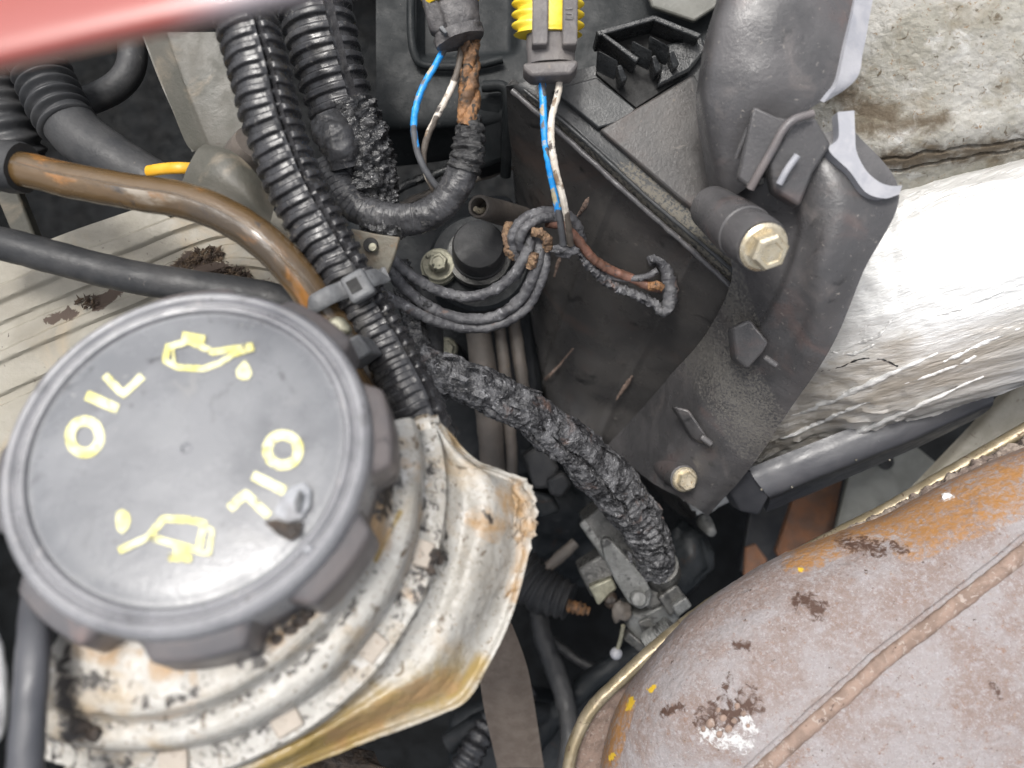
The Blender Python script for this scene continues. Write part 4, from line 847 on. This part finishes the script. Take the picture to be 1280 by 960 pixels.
bead2 = [shield_pt(x - 8, y - 7, -.0002) for (x, y) in ((930, 985), (956, 958), (1000, 918), (1050, 874), (1100, 829), (1150, 790), (1200, 752), (1250, 713), (1300, 672))]
tube('seam_lap', bead2, .0016, 'rust', hs_, world=True, n=140, seg=14, flat=.7, nz=(.0003, 300))
for (x, y, r) in ((889, 905, .0016), (905, 898, .0013), (922, 884, .0012), (912, 912, .0014), (900, 918, .0012), (930, 893, .0011), (880, 912, .0010), (918, 902, .0010), (936, 908, .0009), (898, 888, .0009)):
    lump('rust_blister', shield_pt(x, y, -.0003), r, 'rust_bead', hs_, .3, 400, (1, 1, .6))
tag(lump('white_speck', shield_pt(1184, 621, .0003), .0014, 'white_lump', None, .5, 500, (1.4, 1, .5)), 'tiny white fleck stuck on the orange rusted edge', 'fleck')
fr = thing('shield_flange', 'brassy rolled flange following the edge of the rusted heat shield', 'flange', P(730, 900, .33))
tube('rolled_edge', [(702, 1040, .326), (708, 985, .326), (716, 935, .326), (738, 888, .326), (775, 850, .326), (830, 800, .328), (900, 748, .330), (980, 703, .331), (1055, 664, .330), (1120, 630, .326), (1180, 595, .322), (1290, 532, .316)], .0026, 'gold_rim', fr, n=200, seg=18, flat=1.3, nz=(.0002, 300))
loft('flange_web', [[P(704, 1040, .330), P(718, 940, .330), P(776, 855, .330), P(900, 752, .334), P(1056, 668, .334), P(1180, 600, .326), P(1290, 538, .320)], [P(742, 1050, .338), P(758, 950, .338), P(812, 862, .338), P(920, 765, .340), P(1066, 690, .340), P(1190, 625, .330), P(1300, 560, .322)]], 'rust_bead', fr, nu=80, nv=12, th=.002)
tube('gasket', [(1040, 690, .327), (1080, 670, .325), (1140, 640, .320), (1200, 607, .316), (1300, 556, .310)], .0055, 'gasket', fr, n=140, seg=24, flat=.6, nz=(.0016, 350))

# ================================================================== BURNT HARNESS
def harn(s, a, t):
    e = .0009 * noise.fractal(Vector((s * 190, math.cos(a) * 1.8, math.sin(a) * 1.8)), .8, 2.2, 4)
    e += .0003 * math.sin(s * 2 * math.pi / .0042 + 2 * math.sin(a)) * sm(.55, .7, t) + .0016 * noise.noise(Vector((s * 75, a * .8, 2)))
    for (a0, t0, t1, w, dp_) in ((.25, .28, .72, .10, .0030), (-.5, .60, .95, .09, .0034), (.9, .1, .5, .12, .002)):
        aa = a - a0 - .25 * noise.noise(Vector((s * 110, a0 * 9, 0)))
        e -= dp_ * (1 - sm(.3, 1, abs(aa) / w)) * sm(t0, t0 + .06, t) * (1 - sm(t1 - .06, t1, t))
    e += .0007 * max(0, noise.noise(Vector((s * 420, a * 3, 5)))) ** 1.5
    return e
hn = thing('burnt_harness', 'thick burnt and cracked wiring harness drooping to the deep connector', 'wiring harness', P(700, 560, .34))
tube('charred_sheath', [(520, 452, .292), (552, 466, .293), (592, 482, .297), (640, 505, .303), (690, 538, .312), (738, 578, .324), (776, 618, .338), (803, 656, .352), (817, 688, .364), (822, 712, .376)], [.0068, .0076, .0080, .0086, .0094, .0106, .0102, .0096, .0088, .0078], 'burnt', hn, n=520, seg=110, rf=harn, nz=(.0003, 900, 3), angle=80)
for k in range(26):      # flakes of lifted insulation
    t = random.uniform(.05, .92); a = random.uniform(-1.3, 1.3)
    x = lerp(560, 812, t); 
    pth = [(520, 452, .292), (592, 482, .297), (690, 538, .312), (776, 618, .338), (822, 712, .376)]
    C = crom([P(*q) for q in pth], 101); i = int(t * 100); T = (C[min(100, i + 1)] - C[max(0, i - 1)]).normalized(); sd = T.cross(Vector((0, 0, 1))).normalized(); U = sd.cross(T)
    c = C[i] + (U * math.cos(a) + sd * math.sin(a)) * .0092; w = random.uniform(.0008, .002); l = random.uniform(.0015, .004)
    nrm = (U * math.cos(a) + sd * math.sin(a)); tw = nrm.cross(T)
    mesh('insulation_flake', [c - T * l - tw * w, c - T * l + tw * w - nrm * .0004, c + T * l + tw * w * .6 + nrm * .0012, c + T * l * .8 - tw * w * .5 + nrm * .0016, c - nrm * .001], [(0, 1, 2, 3), (1, 0, 4), (2, 1, 4), (3, 2, 4), (0, 3, 4)], 'burnt', hn)

# ================================================================== DEEP CONNECTOR (sensor plug)
dc = thing('sensor_plug', 'grey moulded sensor plug with a pale lever deep in the bay', 'connector', P(795, 720, .42))
prism('back_shell', [(728, 652, .392), (752, 632, .388), (790, 622, .386), (818, 650, .386), (822, 700, .388), (790, 715, .390), (752, 700, .392)], .03, 'cast_grey', dc, bev=.002, seg=3)
for c, bev in ((((724, 656, .391), (732, 648, .391), (762, 690, .391), (755, 700, .391)), .001),): prism('shell_edge', list(c), .004, 'clip_grey', dc, bev=bev)
prism('cover', [(800, 702, .380), (822, 682, .378), (846, 700, .378), (852, 722, .379), (838, 752, .382), (812, 766, .384), (798, 745, .383)], .022, 'cast_grey', dc, bev=.0025, seg=3)
tube('collar', [(826, 716, .384), (824, 706, .374)], [.0095, .0088], 'cast_grey', dc, n=16, seg=32)
prism('lever', [(751, 676, .372), (757, 671, .371), (764, 673, .371), (790, 703, .370), (806, 722, .370), (816, 742, .371), (812, 758, .373), (800, 763, .374), (786, 754, .374), (770, 728, .373), (756, 700, .372)], .006, 'clip_grey', dc, bev=.0016, seg=3)
lathe('lever_pivot', P(798, 748, .3705), (.1, .1, 1), [(0, .0022), (.0030, .0020), (.0036, .0012), (.0036, -.003)], 'clip_grey', dc, seg=28)
prism('side_block', [(722, 712, .398), (752, 692, .396), (772, 714, .394), (752, 744, .396), (740, 748, .397)], .02, 'cast_grey', dc, bev=.0015)
prism('side_face', [(736, 734, .391), (765, 722, .390), (772, 736, .391), (748, 758, .392)], .014, 'bolt_old', dc, bev=.0012)
prism('lower_body', [(782, 762, .392), (800, 768, .388), (835, 752, .387), (852, 772, .389), (826, 808, .394), (798, 806, .396), (784, 784, .396)], .026, 'clip_grey', dc, bev=.0018)
prism('window', [(798, 778, .3872), (812, 772, .3868), (822, 790, .3880), (806, 798, .3890)], .002, 'cast_grey', dc, bev=.0006)
prism('latch_block', [(822, 748, .376), (846, 730, .375), (860, 752, .377), (838, 772, .379)], .014, 'cast_grey', dc, bev=.0012)
prism('latch_block', [(840, 758, .373), (858, 746, .372), (866, 758, .374), (848, 772, .375)], .010, 'clip_grey', dc, bev=.0010)
tube('spring', [(812, 800, .386), (824, 792, .380), (838, 780, .378)], .0042, 'clip_grey', dc, n=90, seg=18, rf=lambda s, a, t: .0006 * math.sin(s * 2 * math.pi / .0018))
prism('foot', [(786, 790, .392), (806, 806, .390), (812, 808, .390), (802, 818, .393), (780, 800, .395)], .008, 'cast_grey', dc, bev=.0010)
lump('rust_clump', P(774, 764, .388), .0040, 'hose_brown', dc, .6, 220, (1.1, 1.3, .7)); lump('rust_clump', P(764, 752, .389), .0036, 'grime_lump', dc, .6, 260)
tag(bpy.data.objects.new('x', None), '', '') if False else None
bs_ = thing('ball_pin', 'thin rod with a pale ball end hanging below the sensor plug', 'ball pin', P(770, 820, .42))
tube('rod', [(779, 782, .392), (776, 798, .397), (771, 814, .403)], .0011, 'bolt_old', bs_, n=20, seg=12)
lump('ball', P(770, 817, .402), .0031, 'shroud_edge', bs_, .05, 300)

# ================================================================== DEEP ENGINE DETAILS
sol = thing('solenoid', 'glossy black round solenoid with a pale retaining ring between the wires', 'solenoid', P(600, 320, .36))
sa = Vector((.02, .20, 1)).normalized(); sc_ = P(598, 305, .334)
lathe('cap', sc_, sa, [(r * .8, h) for r, h in [(0, .0008), (.010, .0007), (.0128, .0), (.0138, -.0016), (.0140, -.010), (.0146, -.0102), (.0146, -.05)]], 'hose', sol, seg=56)
lathe('retaining_ring', sc_, sa, [(r * .8, h) for r, h in [(.0141, -.0125), (.0172, -.0125), (.0176, -.014), (.0172, -.0165), (.0141, -.0165)]], 'cast_grey', sol, seg=56)
lathe('flange', sc_, sa, [(.014, -.020), (.021, -.020), (.0225, -.022), (.0225, -.06)], 'engine_dark', sol, seg=48)
nb = thing('sleeve_nipple', 'burnt brown pipe stub with a bright wire end inside', 'pipe stub', P(606, 262, .34))
na = (P(592, 258, .300) - P(628, 268, .325)).normalized()
lathe('sleeve', P(598, 258, .306), na, [(.0030, -.008), (.0031, -.001), (.0034, .0), (.0042, .0), (.0045, -.0005), (.0046, -.006), (.0050, -.02), (.0052, -.045)], 'hose_brown', nb, seg=32, nz=(.0003, 500))
tube('wire_end', [(608, 262, .312), (600, 264, .307), (594, 261, .3045)], [.0012, .0013, .0010], 'bolt_zinc', nb, n=16, seg=12)
db = thing('deep_bolt', 'old hex bolt in a ringed washer under the sagging wires', 'bolt', P(548, 330, .36))
dbp = P(548, 331, .345)
lathe('washer', dbp, (.05, .1, 1), [(.003, .0005), (.0066, .0005), (.0070, 0), (.0070, -.002), (.0078, -.0022), (.0078, -.03)], 'bolt_old', db, seg=40)
hexbolt(db, dbp + Vector((0, 0, .0008)), (.05, .1, 1), .0074, .0055, 'bolt_old', flange=False)
def hose(label, path, r, mat='hose_brown', nz=(.0005, 90)): return tag(tube('coolant_hose', path, r, mat, n=70, seg=24, nz=nz), label, 'hose')
hose('widest dark hose hanging behind the sagging wires', [(588, 330, .39), (596, 400, .385), (604, 460, .385), (612, 530, .39), (618, 600, .41)], .0062)
hose('narrow dark hose beside the widest hanging hose', [(614, 340, .39), (624, 410, .388), (632, 470, .388), (638, 540, .395), (640, 600, .41)], .0030)
hose('thin dark hose against the black housing wall', [(634, 345, .395), (643, 410, .392), (652, 470, .392), (660, 540, .40)], .0032)
hose('short black hose beside the slotted bracket', [(520, 352, .33), (534, 400, .325), (538, 440, .325), (534, 480, .335), (530, 540, .35)], .0056, 'hose')
tag(tube('charred_pipe', [(500, 330, .315), (508, 370, .312), (522, 420, .310), (530, 460, .312)], .0042, 'melted', n=80, seg=24, nz=(.0012, 400)), 'crusty melted pipe beside the corrugated conduit', 'pipe')
eb = thing('engine_block', 'dark oily engine block casting deep in the bay', 'engine block', P(560, 560, .65))
prism('casting', [(430, 260, .43), (520, 250, .43), (640, 240, .42), (662, 330, .42), (680, 480, .43), (672, 600, .43), (560, 640, .43), (430, 560, .43)], .25, 'engine_dark', eb, bev=.006, seg=3)
bpad = prism('boss_pad', [(530, 430, .40), (570, 425, .40), (584, 450, .40), (560, 480, .40), (532, 470, .40)], .04, 'engine_dark', eb, bev=.003)
hexbolt(bpad, P(558, 436, .398), (0, 0, 1), .0075, .005, 'bolt_old')
loft('lower_casting', [[P(560, 560, .50), P(650, 580, .50), P(740, 600, .50)], [P(580, 640, .49), P(660, 640, .48), P(745, 640, .49)], [P(590, 760, .54), P(680, 740, .52), P(760, 730, .53)]], 'engine_dark', eb, nu=50, nv=50, th=.02, disp=lambda p, u, v: .004 * fbm(p, 40))
alt = thing('bracket_plug', 'black stepped plug bracket beside the torn cream skirt', 'bracket', P(690, 610, .45))
prism('block', [(652, 570, .412), (676, 556, .408), (700, 585, .410), (690, 610, .412), (668, 612, .412)], .02, 'hose', alt, bev=.002)
prism('block', [(682, 600, .405), (704, 590, .403), (716, 606, .405), (704, 622, .407), (688, 620, .407)], .016, 'hose', alt, bev=.002)
prism('block', [(660, 612, .42), (690, 618, .42), (702, 640, .42), (676, 650, .42)], .016, 'engine_dark', alt, bev=.002)
tag(tube('reddish_rod', [(684, 710, .455), (702, 694, .452), (720, 678, .452)], [.0030, .0034, .0030], 'hose_brown', n=24, seg=16, nz=(.0004, 200)), 'short dull brown rod deep beside the sensor plug', 'rod')
tag(tube('ribbed_boot', [(650, 716, .46), (680, 738, .455), (712, 752, .45)], [.014, .013, .010], 'hose', n=160, seg=30, rf=lambda s, a, t: .0008 * math.sin(s * 2 * math.pi / .0045)), 'black ribbed rubber boot deep below the skirt', 'boot')
tag(tube('orange_plug', [(710, 757, .440), (722, 760, .438), (736, 764, .438)], [.0030, .0034, .002], 'burnt_copper', n=40, seg=16, rf=lambda s, a, t: .0005 * math.sin(s * 2 * math.pi / .0028), nz=(.0008, 300)), 'small orange plug at the end of the ribbed boot', 'plug')
bl = loft('drive_belt', [[P(612, 780, .36), P(600, 830, .37), P(604, 880, .385), P(622, 960, .41)], [P(630, 780, .358), P(632, 830, .366), P(640, 880, .381), P(658, 960, .406)], [P(640, 780, .36), P(658, 830, .37), P(668, 880, .385), P(680, 960, .41)]], 'belt', nu=50, nv=24, th=.003, disp=lambda p, u, v: .0003 * fbm(p, 80))
tag(bl, 'worn brown drive belt dropping from under the cream skirt', 'belt')
for (name, pts, th) in (('pulley_cover', [(560, 900, .50), (620, 870, .50), (700, 880, .50), (760, 860, .50), (760, 980, .50), (560, 990, .50)], .03),):
    tag(prism(name, pts, th, 'engine_dark', bev=.006, seg=3), 'dark engine cover at the very bottom below the belt', 'cover')
for i, pth in enumerate(([(650, 960, .46), (690, 900, .455), (740, 850, .45), (800, 810, .45)], [(560, 930, .44), (600, 905, .44), (650, 890, .45), (700, 895, .46)])):
    tag(tube('oily_pipe', pth, .006, 'engine_dark', n=50, seg=20, nz=(.0008, 120)), ('oily black pipe sloping up towards the ball pin', 'oily black pipe crossing behind the drive belt')[i], 'pipe')
tag(lump('black_casting', P(860, 690, .44), .014, 'engine_dark', None, .35, 70, (1, 1.3, .8), 4), 'dark rounded casting behind the sensor plug', 'casting')
tag(lump('oil_clump', P(330, 1000, .262), .020, 'grime_lump', None, .3, 90, (2.6, .8, .5), 4), 'black oily mass under the bottom edge of the skirt', 'oil clump')

# more of the dark clutter deep in the bay
for (lb, pth, r, m_) in (('slim oily tube looping under the sensor plug', [(690, 800, .47), (730, 830, .465), (770, 838, .46), (810, 820, .46)], .0028, 'hose'),
                         ('oily black hose beside the drive belt', [(700, 1000, .43), (712, 930, .43), (705, 870, .44), (680, 800, .45), (672, 760, .46)], .0055, 'hose'),
                         ('ribbed dark conduit behind the drive belt', [(560, 1000, .43), (590, 940, .43), (612, 905, .44), (660, 860, .46)], .0070, 'loom')):
    tag(tube('deep_hose', pth, r, m_, n=120, seg=20, nz=(.0006, 150), rf=(lambda s, a, t: .0008 * math.sin(s * 2 * math.pi / .005)) if m_ == 'loom' else None), lb, 'hose')
